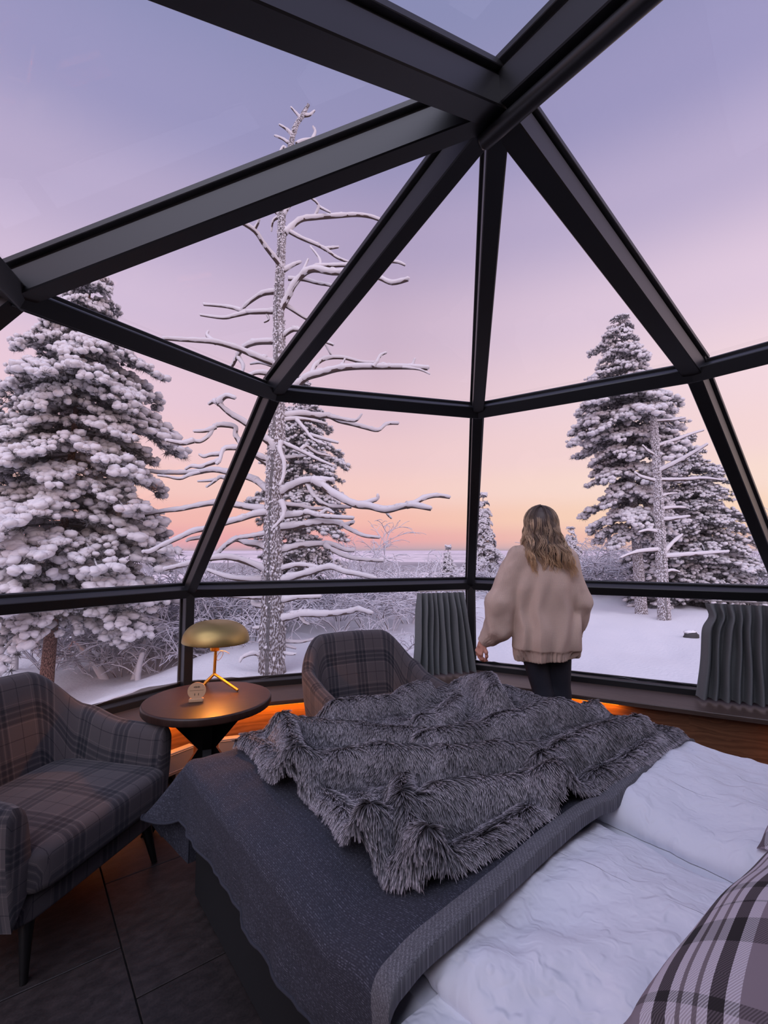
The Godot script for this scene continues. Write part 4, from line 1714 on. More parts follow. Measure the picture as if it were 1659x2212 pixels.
	var tb := [
		[Vector3(-0.10, 1.40, 0.0), Vector3(0.12, 1.40, 0.0), 0.075, 0.075, 0.95],
		[Vector3(0.008, 1.34, 0.0), Vector3(0.012, 1.18, 0.012), 0.165, 0.20, 0.66],
		[Vector3(0.012, 1.18, 0.012), Vector3(0.015, 0.86, 0.02), 0.20, 0.212, 0.72],
		[Vector3(0.015, 0.86, 0.02), Vector3(0.012, 0.64, 0.02), 0.212, 0.19, 0.74],
		[Vector3(0.005, 1.42, 0.0), Vector3(0.008, 1.475, 0.0), 0.085, 0.07, 1.0],
	]
	var ab := [
		[sl + Vector3(0.02, 0.0, 0), el, 0.088, 0.094, 0.95], [el, Vector3(-0.292, 0.925, 0.02), 0.094, 0.098, 1.0], [Vector3(-0.30, 0.90, 0.02), Vector3(-0.335, 0.86, 0.0), 0.088, 0.066, 1.0], [Vector3(-0.34, 0.87, 0.0), wl, 0.048, 0.041, 1.0],
		[sr + Vector3(-0.02, 0.0, 0), er, 0.086, 0.072, 0.95], [er, wr.lerp(er, 0.40), 0.072, 0.064, 1.0], [wr.lerp(er, 0.24), wr, 0.045, 0.038, 1.0],
	]
	var tf := bone_field(tb, 0.06)
	var af := bone_field(ab, 0.03)
	var wob := noise(82, 2.6, 2)
	g = G.new()
	net(g, func(p: Vector3) -> float:
		var t: float = tf.call(p)
		var a: float = af.call(p)
		# soft lengthwise folds down the back, a ribbed welt
		if t < 0.04:
			var w := smoothstep(1.34, 1.15, p.y)
			t += w * (0.016 * sin(p.x * 46.0 + 2.2 * wob.get_noise_2d(p.y * 0.8, p.x)) + 0.012 * wob.get_noise_3d(p.x * 1.6, p.y * 0.7, p.z))
			var rib := smoothstep(0.79, 0.775, p.y)
			t += rib * (0.012 + 0.0075 * sin(atan2(p.x - 0.012, p.z - 0.02) * 42.0))
		if a < 0.04:
			a += 0.010 * wob.get_noise_3d(p.x * 3.0, p.y * 2.2, p.z * 3.0)
			for q in [[wl, Vector3(-0.33, 0.88, 0.0)], [wr, er]]:
				var ax: Vector3 = (q[1] - q[0]).normalized()
				var s: float = (p - q[0]).dot(ax)
				if s < 0.075 and p.distance_to(q[0]) < 0.12:
					var rel: Vector3 = p - q[0] - ax * s
					var sd := ax.cross(Vector3.FORWARD).normalized()
					a += 0.0022 * sin(atan2(rel.dot(sd), rel.dot(ax.cross(sd))) * 22.0)
					a = maxf(a, -s - 0.004)
		var d := smin(t, a, 0.022)
		# cut at the welt, lower on the left; cut at the neck
		return maxf(d, (0.712 + 0.09 * p.x) - p.y) if absf(p.x) < 0.3 and a > -0.02 else d, Vector3(-0.54, 0.66, -0.24), Vector3(0.38, 1.56, 0.26), 0.008)
	put("sweater", g.mesh(sw), o)
	hair(o, head)

func hair(o: Node3D, head: Vector3) -> void:
	var hm := mat("hair strands", Color.WHITE, 0.45)
	hm.vertex_color_use_as_albedo = true
	hm.rim_enabled = true
	hm.rim = 0.25
	var r := RandomNumberGenerator.new()
	r.seed = 9
	var g := G.new()
	# dark undercoat over the skull and down the nape
	g.tint = Color(0.075, 0.052, 0.042)
	var ub := [
		[head + Vector3(0, 0.03, 0.02), head + Vector3(0, 0.02, 0.0), 0.101, 0.099, 1.0],
		[head + Vector3(0.0, -0.02, 0.045), head + Vector3(0.02, -0.16, 0.075), 0.088, 0.088, 0.7],
		[head + Vector3(0.02, -0.16, 0.08), head + Vector3(0.06, -0.27, 0.10), 0.088, 0.06, 0.45],
	]
	var uf := bone_field(ub, 0.04)
	net(g, func(p: Vector3) -> float: return maxf(uf.call(p), -(p.z - head.z + 0.075 + 0.35 * maxf(0.0, head.y + 0.02 - p.y))), head - Vector3(0.16, 0.37, 0.12), head + Vector3(0.18, 0.15, 0.18), 0.009)
	for grp in 46:
		# a lock: strands that share one fall and one wave
		var ga := r.randf_range(-2.25, 2.25)      # 0 is straight back, towards the viewer
		var glay := r.randf()
		var gz := r.randf_range(-0.065, 0.02)
		var gend := r.randf_range(-0.055, 0.05)
		var gwave := r.randf_range(0.007, 0.019)
		var gph := r.randf_range(0, TAU)
		var gfr := r.randf_range(38.0, 58.0)
		var gstreak := pow(r.randf(), 1.6)
		for k in 15:
			var a := ga + r.randfn() * 0.085
			var lay := glay + r.randf_range(-0.25, 0.25)
			var pts := []
			var end_y := lerpf(1.285, 1.43, pow(minf(1.0, absf(a) / 2.25), 1.5)) + gend + r.randf_range(-0.02, 0.025)
			if a < -0.5:
				end_y += 0.05 * (-a - 0.5)
			if a > 0.3:
				end_y -= 0.02
			var ph := gph + r.randfn() * 0.28
			var wave := gwave * r.randf_range(0.8, 1.2)
			var steps := 24
			var R := 0.106 + 0.012 * lay
			var y0 := head.y + 0.03 + R * cos(PI / 2 + 0.2)
			for i in steps + 1:
				var t := i / float(steps)
				var y: float
				var rad: float
				var root := 1.0 - smoothstep(0.0, 0.28, t)
				if t < 0.30:
					var th := lerpf(0.05, PI / 2 + 0.2, t / 0.30)
					y = head.y + 0.03 + R * cos(th)
					rad = R * sin(th)
				else:
					y = lerpf(y0, end_y, (t - 0.30) / 0.70)
					rad = R * sin(PI / 2 + 0.2) + 0.045 * smoothstep(0.0, 0.25, y0 - y) * (0.6 + 0.4 * absf(sin(a))) - 0.012 * smoothstep(0.7, 1.0, t)
				var fall := maxf(0.0, head.y - y)
				var p := Vector3(head.x + sin(a) * rad, y, head.z + cos(a) * rad * 0.98 + 0.01 + gz * root)
				# the mass drifts to the right shoulder; over the back it lies flat against the knit
				p.x += 0.34 * fall * fall * (1.6 if a > -0.6 else 0.6) + 0.10 * fall * (1.0 if a > -0.3 else 0.2)
				p.z = lerpf(p.z, maxf(p.z, 0.125 + 0.012 * lay), smoothstep(0.10, 0.2, fall) * smoothstep(1.3, 0.7, absf(a)))
				var wv := smoothstep(0.18, 0.5, t) * wave
				p += Vector3(cos(a), 0, -sin(a)) * sin(y * gfr + ph) * wv + Vector3(sin(a), 0, cos(a)) * cos(y * gfr * 0.9 + ph) * wv * 0.7
				pts.append(p)
			var pv := PackedVector3Array(pts)
			var rr := PackedFloat32Array()
			var w := r.randf_range(0.0011, 0.0026)
			for i in steps + 1:
				var t := i / float(steps)
				rr.append(w * (1.0 - 0.75 * smoothstep(0.7, 1.0, t)))
			var first := g.v.size()
			g.tint = Color.WHITE
			g.tube(pv, rr, 4, false)
			# dark roots, honey lengths, paler streaks
			var streak := clampf(gstreak + r.randf_range(-0.2, 0.25), 0.0, 1.0)
			var mid := Color(0.13, 0.082, 0.055).lerp(Color(0.74, 0.54, 0.35), streak)
			var tip := Color(0.38, 0.22, 0.11).lerp(Color(0.90, 0.60, 0.32), streak)  # golden ends; some of the gold is warm lamplight in the colour
			for i in steps + 1:
				var t := i / float(steps)
				var c := Color(0.075, 0.052, 0.042).lerp(mid, smoothstep(0.08, 0.42, t + 0.16 * streak)).lerp(tip, smoothstep(0.55, 0.95, t))
				for q in 4:
					g.c[first + i * 4 + q] = c
	put("hair", g.mesh(hm), o)

# dead trees as limbs: thickness in millimetres, then points in centimetres from the foot of the trunk
const DEAD_PINE_TRUNK := ("34:33,722,0;45:26,708,0;50:18,695,0;56:13,678,0;62:9,651,0;73:6,611,0;84:1,576,0;101:1,542,0;112:0,501,0;123:-1,457,0;140:0,415,0;157:1,382,0;179:0,338,0;202:-1,279,0;207:-2,239,0;213:-3,194,0;224:-3,149,0;246:-3,110,0;280:-2,61,0;314:-1,0,0;325:0,-15,0")
const DEAD_PINE_LIMBS := ("28:13,678,0 6,684,-3 -3,688,-6;28:8,668,0 -1,677,3 -12,685,7;28:23,703,0 18,708,-1 11,715,-3;34:26,706,0 34,710,3 40,719,6;34:18,667,0 26,675,4 37,682,10 50,683,17;34:37,682,10 40,696,13 37,704,14;28:7,655,0 2,660,-3 -2,651,-6;56:5,545,0 22,567,6 41,575,12 67,583,20 95,592,30 117,594,38 137,590,46;28:41,577,12 46,590,7 29,599,0;28:45,591,12 62,578,6;56:3,499,0 -4,506,-7 -15,516,-20 -24,525,-34 -39,526,-51;" + 
	"28:-24,527,-34 -17,535,-40 -19,540,-44;39:-2,570,0 -15,585,7 -20,584,9;39:3,570,0 12,581,-3 24,587,-7;28:-4,567,0 -11,564,3 -14,554,8;39:4,552,0 12,548,2 26,542,5 45,536,9 59,530,13 71,523,16 87,519,20 97,518,23;34:53,533,13 62,535,14 72,537,15;45:4,496,0 16,507,5 24,513,9;67:1,443,0 11,458,-5 20,472,-10 33,483,-15 47,485,-20 69,477,-27 91,472,-35 115,463,-45 127,456,-51 141,446,-58 158,445,-67;39:39,486,-15 49,490,-18 70,489,-22 104,486,-29 142,484,-38 156,478,-41;" + 
	"28:52,486,-20 52,502,-14 39,524,-6;34:22,474,-10 28,490,-5 35,512,1;34:10,485,0 29,486,3 46,483,6 64,481,9 75,475,12 90,470,15;50:-4,468,0 -24,469,7 -43,462,15 -53,456,20;50:-3,442,0 -21,446,8 -47,452,20 -67,462,29 -86,470,39 -116,480,54;39:-42,452,20 -63,447,20 -78,444,20 -107,448,20;28:-19,446,8 -15,436,7 -21,432,7;39:4,451,0 9,450,2 23,443,8 42,433,17 53,415,26 62,400,35;45:5,411,0 19,417,-4 34,412,-8 52,401,-13 70,391,-19;" + 
	"56:-4,403,0 -31,407,11 -50,404,20 -62,395,30 -69,387,36 -78,383,41;45:-61,397,30 -51,382,24 -52,367,18;56:-2,374,0 -22,379,-8 -41,385,-17 -53,387,-24 -69,388,-33 -87,385,-44 -100,382,-53 -113,378,-65;39:-67,387,-33 -80,399,-26 -80,406,-23;28:-7,372,0 -24,379,7 -39,380,13;45:-3,360,0 -21,359,-12 -32,352,-21 -45,342,-33;73:4,338,0 25,348,-4 37,355,-7 53,358,-11 75,362,-16 99,362,-22 130,359,-30 159,355,-40 181,351,-47;" + 
	"45:42,357,-7 45,371,-2 57,383,4 78,388,13 101,386,22 121,388,30;34:118,359,-30 122,364,-30 127,374,-28 134,378,-27;34:159,355,-40 164,358,-40 167,365,-41;17:153,355,-40 172,350,-46 183,343,-51;28:75,362,-16 81,369,-16 84,375,-17;56:4,308,0 26,314,10 44,314,19 60,316,27 72,312,34 90,310,44 105,308,53 123,307,64 135,318,72 151,321,81;34:60,316,27 85,309,20 96,308,17 103,315,14;39:4,303,0 23,306,4 43,305,8 58,302,12;" + 
	"34:23,305,4 36,289,-4 46,277,-10 60,270,-16;34:39,287,8 59,280,3 75,275,-1;39:3,277,0 11,273,-2 30,264,-6 51,253,-11 70,244,-17;34:30,265,-6 36,270,-3 49,263,4 64,261,11;34:3,256,0 22,259,7 36,262,12;78:2,211,0 17,219,-5 33,225,-11 52,226,-17 71,225,-24;73:46,225,-17 55,222,-21 69,211,-28 87,200,-37 101,194,-43 115,192,-49 133,187,-58 149,190,-65 162,191,-72 180,187,-81;56:158,195,-24 165,197,-21 178,205,-14 194,209,-7 211,208,1;" + 
	"39:100,196,-24 122,202,-29 124,208,-31;28:133,190,-24 136,185,-23 140,181,-22;45:37,225,-11 41,220,-12 48,208,-14 59,199,-16 71,195,-19 93,194,-22;39:2,201,0 15,199,4 29,198,8 45,195,13 67,198,21;50:2,184,0 32,186,-13 41,188,-18 58,183,-28 76,181,-38 97,179,-52;34:57,184,-28 65,190,-29 73,187,-30;62:1,170,0 31,173,-8 53,176,-15 78,175,-24 85,172,-26 96,176,-31;39:82,173,-26 95,166,-31 109,160,-36 126,158,-41;" + 
	"56:2,142,0 24,148,7 38,150,11 53,151,16 65,151,21 82,144,27 93,143,31;45:57,151,16 62,147,15 77,139,11 93,134,7 111,132,2 130,131,-3;45:3,120,0 27,126,-7 45,125,-13 57,123,-17;62:1,106,0 24,112,-7 42,117,-13 58,122,-19 71,124,-24 87,119,-32 101,117,-38 122,113,-49;50:8,273,-16 8,261,-20 14,247,-24 14,229,-28 11,219,-32;50:10,201,-16 14,192,-20 13,181,-24 3,169,-28;78:1,254,0 -4,270,-7 -13,278,-11 -24,287,-18 -35,295,-25 -48,302,-33 -58,311,-41;" + 
	"56:-60,312,-41 -49,319,-45 -38,316,-48;45:-58,311,-41 -65,315,-38 -72,313,-35;56:0,242,0 -20,255,-5 -39,270,-10 -47,281,-13 -47,290,-15 -57,292,-18 -69,290,-22 -75,278,-25 -84,270,-29 -94,271,-33;39:-68,289,-22 -78,283,-28 -89,281,-34;45:-89,270,-33 -100,266,-37 -109,267,-41 -116,268,-44;56:-3,248,0 -11,253,-4 -19,256,-9 -37,263,-19 -49,263,-26 -56,260,-30 -57,247,-37 -59,242,-41;34:-58,255,-30 -71,254,-30 -78,252,-30 -84,255,-29;" + 
	"39:-57,246,-37 -71,242,-36 -80,239,-35 -90,240,-35 -97,237,-34;62:-4,208,0 -14,218,7 -26,228,15 -40,235,23 -70,244,39 -95,250,53 -120,250,67 -156,252,88 -195,256,110 -216,260,123 -238,260,136;34:-115,250,67 -131,245,61 -142,239,56 -156,241,50 -167,242,46;39:-51,238,23 -67,235,23 -77,236,23 -84,231,24 -94,224,24;28:-93,237,53 -104,236,55 -119,236,59;62:-3,191,0 -15,193,5 -35,196,12 -55,200,21 -82,204,32 -110,202,45 -142,198,60 -168,197,73 -196,194,86 -218,191,97;" + 
	"56:2,185,0 -9,188,-4 -23,186,-10 -38,180,-18 -50,176,-24 -66,169,-35 -81,165,-45 -92,158,-55 -105,149,-68 -113,142,-79 -117,142,-84;34:-71,168,-35 -75,159,-37 -87,156,-41 -90,154,-43;62:-3,142,0 -20,150,6 -36,152,12 -53,157,18 -69,149,25 -81,139,32 -91,131,37;45:-3,166,0 -14,163,-4 -28,160,-10 -41,158,-15 -49,153,-20;56:-3,116,0 -17,124,-8 -45,135,-25 -66,134,-40 -77,131,-50 -88,127,-62 -99,124,-74;" + 
	"62:-5,107,0 -15,108,4 -47,108,20 -70,111,31 -97,118,45;50:-4,77,0 -18,77,3 -27,80,5 -26,86,7 -17,89,9;56:-1,83,0 16,85,-4 27,88,-8 42,89,-12 57,90,-17;62:0,61,0 17,64,-6 34,69,-13 55,70,-22 74,72,-31 94,76,-42 103,79,-47 118,76,-56;34:33,68,-13 37,60,-10 43,57,-8;34:2,36,0 15,34,8 30,32,17 45,34,27;45:-3,19,0 -12,20,-3 -22,23,-6 -33,20,-10 -36,15,-13;39:-4,54,0 -18,51,5 -27,50,9;28:5,33,0 15,29,6 24,25,13;" + 
	"50:-4,88,0 -17,88,-5 -32,89,-12 -51,92,-22;28:5,23,0 20,22,-5 28,23,-8")
const DEAD_STEM_TRUNK := ("86:-5,453,0;125:-4,421,0;144:-2,361,0;154:-1,293,0;173:-1,225,0;192:-1,149,0;221:0,82,0;269:0,0,0;278:-1,-11,0")
const DEAD_STEM_LIMBS := ("58:-2,415,0 -14,436,6;48:-2,411,0 31,412,-3 60,417,-5;58:-1,357,0 49,374,11 86,388,19 118,398,26;77:-2,303,0 30,321,-22 53,337,-40 70,350,-54;58:0,286,0 42,284,-18 74,285,-32 99,280,-43;58:-2,283,0 -38,292,-6 -52,301,-9;58:0,225,0 36,229,7 62,229,12;67:0,202,0 28,205,-11 49,209,-20;77:-1,126,0 39,130,-10 80,134,-21 115,137,-31;67:-1,141,0 -59,137,-19 -100,126,-34;86:-1,130,0 27,156,4 49,172,7;48:-1,249,0 18,256,2 41,259,5;" + 
	"48:-1,337,0 -21,346,-6 -35,357,-11;58:-1,177,0 -29,181,-6 -50,177,-11;58:-1,92,0 17,99,-3 32,96,-6")

func limbs(text: String) -> Array:
	var out := []
	for l in text.split(";"):
		var h := l.split(":")
		var pts := []
		for p in h[1].split(" "):
			var n := p.split(",")
			pts.append(P(n[0].to_float() * 0.01, n[1].to_float() * 0.01, n[2].to_float() * 0.01))
		out.append([h[0].to_float() * 0.001, pts])
	return out

func forest_materials() -> void:
	var bark_noise := noise(91, 0.05, 4)
	var bark := picture(256, 512, func(x: int, y: int) -> Color:
		var a := bark_noise.get_noise_2d(x * 0.9, y * 0.22) * 0.5 + 0.5
		var b := bark_noise.get_noise_2d(x * 1.5 + 300, y * 0.8) * 0.5 + 0.5
		var c := Color(0.52, 0.47, 0.46).lerp(Color(0.33, 0.285, 0.28), a)
		return c.lerp(Color(0.86, 0.85, 0.87), smoothstep(0.36, 0.62, b + 0.16 * (a - 0.5))))
	var rime := mat("rimed bark", Color(1, 1, 1), 0.9)
	rime.albedo_texture = bark
	rime.uv1_scale = Vector3(2, 0.9, 1)
	rime.vertex_color_use_as_albedo = true
	rime.heightmap_enabled = true
	rime.heightmap_texture = bark
	rime.heightmap_scale = 2.0
	mat("branch bark", Color(0.30, 0.24, 0.225), 0.9)
	var pb := mat("pine bark", Color(0.66, 0.50, 0.43), 0.9)
	pb.albedo_texture = bark
	pb.uv1_scale = Vector3(2, 1.2, 1)
	mat("needles", Color(0.40, 0.395, 0.40), 0.85)
	mat("needle snow", Color(0.83, 0.815, 0.825), 0.9)
	mat("hoarfrost", Color(0.84, 0.83, 0.86), 0.9)
	mat("stone", Color(0.22, 0.215, 0.22), 0.8)

# a limb: dark core and a coat of snow lying on top of it
func limb(parent: Node3D, w: float, pts: Array, r: RandomNumberGenerator, taper := 0.5, called := "branch") -> void:
	var c := path(pts)
	var n := c.size()
	var core := PackedFloat32Array()
	var coat := PackedFloat32Array()
	var up := PackedVector3Array()
	for i in n:
		var t := i / float(n - 1)
		var rad := w * 0.5 * lerpf(1.0, taper, t)
		var flat := Vector2(c[mini(i + 1, n - 1)].x - c[maxi(i - 1, 0)].x, c[mini(i + 1, n - 1)].z - c[maxi(i - 1, 0)].z).length()
		var rise := absf(c[mini(i + 1, n - 1)].y - c[maxi(i - 1, 0)].y)
		var level := flat / maxf(flat + rise, 1e-6)
		core.append(rad * 0.72)
		coat.append(rad * lerpf(0.78, 0.98, level) * r.randf_range(0.86, 1.16))
		up.append(c[i] + Vector3(r.randf_range(-0.08, 0.08) * rad, rad * (0.12 + 0.42 * level), r.randf_range(-0.08, 0.08) * rad + 0.06 * rad))
	# a blunt snow cap at the tip
	var d := (up[n - 1] - up[n - 2]).normalized()
	up.append(up[n - 1] + d * coat[n - 1] * 0.7)
	coat.append(coat[n - 1] * 0.55)
	var g := G.new()
	g.tube(c, core, 7)
	var b := put(called, g.mesh(M["branch bark"]), parent)
	g = G.new()
	g.tube(up, coat, 8)
	for i in range(1, n):
		if r.randf() < 0.30:
			var s := coat[i] * r.randf_range(0.7, 1.05)
			g.blob(up[i] + Vector3(0, s * 0.35, 0), Basis.from_scale(Vector3(s * 1.2, s * 0.8, s)), 5, 7, 0.12, r)
	put("snow", g.mesh(M["needle snow"]), b)

func dead_tree(o: Node3D, trunk_text: String, limb_text: String, seed_: int, dark_foot: float, thick: float) -> void:
	var r := RandomNumberGenerator.new()
	r.seed = seed_
	var g := G.new()
	var t := limbs(trunk_text)
	var raw := []
	for q in t:
		raw.append(q[1][0])
	var c := path(raw)
	var rad := PackedFloat32Array()
	for i in c.size():
		var k := i / 4
		var f := (i % 4) / 4.0
		rad.append(0.5 * lerpf(t[k][0], t[mini(k + 1, t.size() - 1)][0], f) * r.randf_range(0.93, 1.07))
	g.tube(c, rad, 20)
	for i in g.v.size():
		var y := g.v[i].y
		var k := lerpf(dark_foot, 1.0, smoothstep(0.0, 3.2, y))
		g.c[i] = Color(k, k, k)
		var a := sin(i * 12.9898) * 43758.5453
		g.v[i] += Vector3(a - floorf(a) - 0.5, 0, 0.5 - (a - floorf(a))) * 0.016
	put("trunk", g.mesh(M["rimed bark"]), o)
	for l in limbs(limb_text):
		limb(o, l[0] * thick + 0.012, l[1], r)
	# rime crusted on the bark in little plates
	g = G.new()
	for k in 3600:
		var i := r.randi_range(2, c.size() - 2)
		if r.randf() > smoothstep(-0.5, 2.5, c[i].y):
			continue
		var a := r.randf_range(0, TAU)
		var p := c[i].lerp(c[i + 1], r.randf()) + Vector3(cos(a), 0, sin(a)) * rad[i] * 0.98
		var z := r.randf_range(0.005, 0.016) * (0.6 + rad[i] * 4.0)
		g.blob(p, Basis(Vector3.UP, -a) * Basis(Vector3.BACK, r.randf_range(0.3, 1.0)) * Basis.from_scale(Vector3(z * 0.8, z * 1.7, z)), 3, 5, 0.2, r)
	var rime := put("rime", g.mesh(M["needle snow"]), o)
	rime.set_meta("kind", "stuff")

var bough_kinds := []
# boughs one metre long: [needles and twigs, snow]
func bough(seed_: int, snowy: float, puff: float) -> Array:
	var r := RandomNumberGenerator.new()
	r.seed = seed_
	var g := G.new()
	var s := G.new()
	var tufts := []
	var stem := []
	for i in 7:
		var t := i / 6.0
		stem.append(Vector3(t, 0.06 * sin(t * 3.0) - 0.16 * t * t + r.randf_range(-0.02, 0.02), r.randf_range(-0.03, 0.03)))
	var sp := PackedVector3Array(stem)
	g.tube(sp, PackedFloat32Array([0.018, 0.016, 0.014, 0.012, 0.010, 0.008, 0.005]), 5)
	for k in 17:
		var t := 0.14 + 0.053 * k
		var p: Vector3 = stem[int(t * 6)].lerp(stem[mini(int(t * 6) + 1, 6)], fposmod(t * 6, 1.0))
		var sg := 1.0 if k % 2 else -1.0
		var l := (0.42 - 0.28 * t) * r.randf_range(0.8, 1.2)
		var d := Vector3(0.75, r.randf_range(-0.35, 0.18), sg * r.randf_range(0.7, 1.1)).normalized()
		var q := p + d * l
		g.tube(PackedVector3Array([p, p.lerp(q, 0.5) + Vector3(0, 0.02, 0), q]), PackedFloat32Array([0.008, 0.006, 0.004]), 4, false)
		var m := 4 if l > 0.2 else 3
		for i in m:
			tufts.append([p.lerp(q, (i + 1.0) / m) + Vector3(r.randf_range(-0.03, 0.03), r.randf_range(-0.03, 0.02), r.randf_range(-0.03, 0.03)), (d + Vector3(0, 0.35, 0)).normalized()])
	tufts.append([stem[6], Vector3(0.9, 0.3, 0).normalized()])
	tufts.append([stem[5], Vector3(0.7, 0.6, 0).normalized()])
	for tf in tufts:
		var c: Vector3 = tf[0]
		var ax: Vector3 = tf[1]
		for k in 30:
			var d := (ax * 0.55 + Vector3(r.randfn(), r.randfn() * 0.8, r.randfn()) * 0.5).normalized()
			var sd := d.cross(Vector3(r.randfn(), r.randfn(), r.randfn())).normalized() * 0.0042
			var l := r.randf_range(0.05, 0.10)
			var a := g.vert(c - sd)
			g.vert(c + sd)
			g.vert(c + d * l)
			g.tri(a, a + 1, a + 2)
		if r.randf() < snowy:
			for k in r.randi_range(1, 3):
				var b := puff * r.randf_range(0.5, 1.15)
				s.blob(c + ax * 0.025 + Vector3(r.randf_range(-0.045, 0.045), 0.012 + b * 0.35, r.randf_range(-0.045, 0.045)), Basis(Vector3.UP, r.randf_range(0, 3)) * Basis(Vector3.RIGHT, r.randf_range(-0.5, 0.5)) * Basis.from_scale(Vector3(b * 1.15, b * 0.85, b)), 6, 8, 0.20, r)
	# snow lying along the stem
	s.tube(PackedVector3Array([stem[0] + Vector3(0, 0.012, 0), stem[2] + Vector3(0, 0.014, 0), stem[4] + Vector3(0, 0.012, 0), stem[6] + Vector3(0, 0.01, 0)]), PackedFloat32Array([0.014, 0.016, 0.014, 0.008]), 6)
	return [g.mesh(M["needles"]), s.mesh(M["needle snow"])]

# living conifer: trunk line, then boughs in loose whorls; reach gives the crown radius at a share of the height
func conifer(o: Node3D, top: Vector3, reach: Array, low: float, step: float, per: int, seed_: int, trunk_w: float, kinds: Array, droop: float, merge := false, bark := "rimed bark") -> void:
	var r := RandomNumberGenerator.new()
	r.seed = seed_
	var g := G.new()
	var tp := PackedVector3Array()
	var tr := PackedFloat32Array()
	for i in 9:
		var t := i / 8.0
		tp.append(Vector3(top.x * t + r.randf_range(-0.02, 0.02), -0.15 + (top.y + 0.15) * t, top.z * t))
		tr.append(lerpf(trunk_w * 0.5, 0.012, pow(t, 0.9)))
	g.tube(tp, tr, 14)
	put("trunk", g.mesh(M[bark]), o)
	var gaps := noise(seed_, 0.8, 2)
	var all_n := G.new()
	var all_s := G.new()
	var y := top.y - 0.02
	var first := true
	var turn := 0.0
	while y > low:
		var t := y / top.y
		var rad := 0.1
		for k in range(1, reach.size()):
			if t <= reach[k - 1][0] and t >= reach[k][0]:
				rad = lerpf(reach[k - 1][1], reach[k][1], (reach[k - 1][0] - t) / (reach[k - 1][0] - reach[k][0]))
		var n := per if rad > 0.3 else 3
		turn += 0.9
		for k in n:
			var a := turn + TAU * k / n + r.randf_range(-0.35, 0.35)
			var sc := rad * (0.86 + 0.34 * gaps.get_noise_2d(a * 1.6, y * 2.2)) * r.randf_range(0.72, 1.12)
			var pitch := -droop * r.randf_range(0.5, 1.4) + (0.9 if first else lerpf(0.0, 0.5, smoothstep(0.85, 1.0, t)))
			var th := clampf(sc, 0.45 * rad + 0.2, 1.6)
			var b := Basis(Vector3.UP, a) * Basis(Vector3(0, 0, 1), pitch) * Basis.from_scale(Vector3(sc, lerpf(th, 1.0, 0.5), lerpf(th, 1.0, 0.3)))
			var xf := Transform3D(b, Vector3(top.x * t, y + r.randf_range(-0.5, 0.5) * step, top.z * t))
			var kd: Array = kinds[r.randi() % kinds.size()]
			if merge:
				for q in 2:
					var arr: Array = kd[q].surface_get_arrays(0)
					var gg: G = all_n if q == 0 else all_s
					var base := gg.v.size()
					for p in arr[Mesh.ARRAY_VERTEX]:
						gg.vert(xf * p)
					var ix: PackedInt32Array = arr[Mesh.ARRAY_INDEX]
					for i in range(0, ix.size(), 3):
						gg.tri(base + ix[i], base + ix[i + 2], base + ix[i + 1])
			else:
				var m := put("bough", kd[0], o)
				m.transform = xf
				put("snow", kd[1], m)
		first = false
		y -= step * r.randf_range(0.8, 1.2)
	if merge:
		put("foliage", all_n.mesh(M["needles"]), o)
		put("snow", all_s.mesh(M["needle snow"]), o)

# a frosted birch bush of arching stems and fine twigs; two surfaces: bark, frost
func bush(seed_: int, h: float, spread: float, stems: int, arch: float) -> ArrayMesh:
	var r := RandomNumberGenerator.new()
	r.seed = seed_
	var g := G.new()
	var s := G.new()
	var work := []
	for k in stems:
		var a := TAU * k / stems + r.randf_range(-0.4, 0.4)
		work.append([Vector3(cos(a), 0, sin(a)) * 0.08, Vector3(cos(a) * spread, 1.0, sin(a) * spread).normalized(), h * r.randf_range(0.7, 1.15), 0.013, 0])
	while work.size():
		var w: Array = work.pop_back()
		var p: Vector3 = w[0]
		var d: Vector3 = w[1]
		var l: float = w[2]
		var n := 7 if w[4] == 0 else 5
		var pts := PackedVector3Array([p])
		var dirs := []
		for i in n:
			d = (d + Vector3(r.randf_range(-0.2, 0.2), -arch * (0.12 + 0.10 * i) * (1.0 if w[4] else 0.8), r.randf_range(-0.2, 0.2))).normalized()
			p += d * l / n
			pts.append(p)
			dirs.append(d)
		var core := PackedFloat32Array()
		var coat := PackedFloat32Array()
		var up := PackedVector3Array()
		for i in pts.size():
			var t := i / float(n)
			core.append(w[3] * lerpf(0.8, 0.35, t))
			coat.append((w[3] * lerpf(0.85, 0.5, t) + 0.0032) * r.randf_range(0.85, 1.2))
			up.append(pts[i] + Vector3(0, 0.4 * w[3] + 0.004, 0))
		g.tube(pts, core, 4, false)
		s.tube(up, coat, 5)
		if w[4] < 2:
			for i in range(1, n):
				for q in (2 if w[4] == 0 else 1):
					var sd := Vector3(r.randfn(), r.randf_range(-0.1, 0.6), r.randfn()).normalized()
					work.append([pts[i + 1], (dirs[i] * 0.7 + sd * 0.8).normalized(), l * r.randf_range(0.28, 0.46), w[3] * 0.55, w[4] + 1])
	return s.mesh(M["hoarfrost"], g.mesh(M["branch bark"]))

func thicket(label: String, kind: ArrayMesh, spots: Array, seed_: int) -> void:
	var r := RandomNumberGenerator.new()
	r.seed = seed_
	var mm := MultiMesh.new()
	mm.transform_format = MultiMesh.TRANSFORM_3D
	mm.mesh = kind
	mm.instance_count = spots.size()
	for k in spots.size():
		var q: Array = spots[k]
		var p := P(q[0], 0, q[1])
		p.y = snow_height(p.x, p.z) - 0.05
		mm.set_instance_transform(k, Transform3D(Basis(Vector3.UP, r.randf_range(0, TAU)).scaled(Vector3.ONE * q[2]), p))
	var o := MultiMeshInstance3D.new()
	o.name = "thicket"
	o.multimesh = mm
	o.set_meta("kind", "stuff")
	add_child(o, true)
	tag(o, label, "bushes")

func on_snow(x: float, d: float, sink := 0.06) -> Vector3:
	return Vector3(x, snow_height(x, -d) - sink, -d)

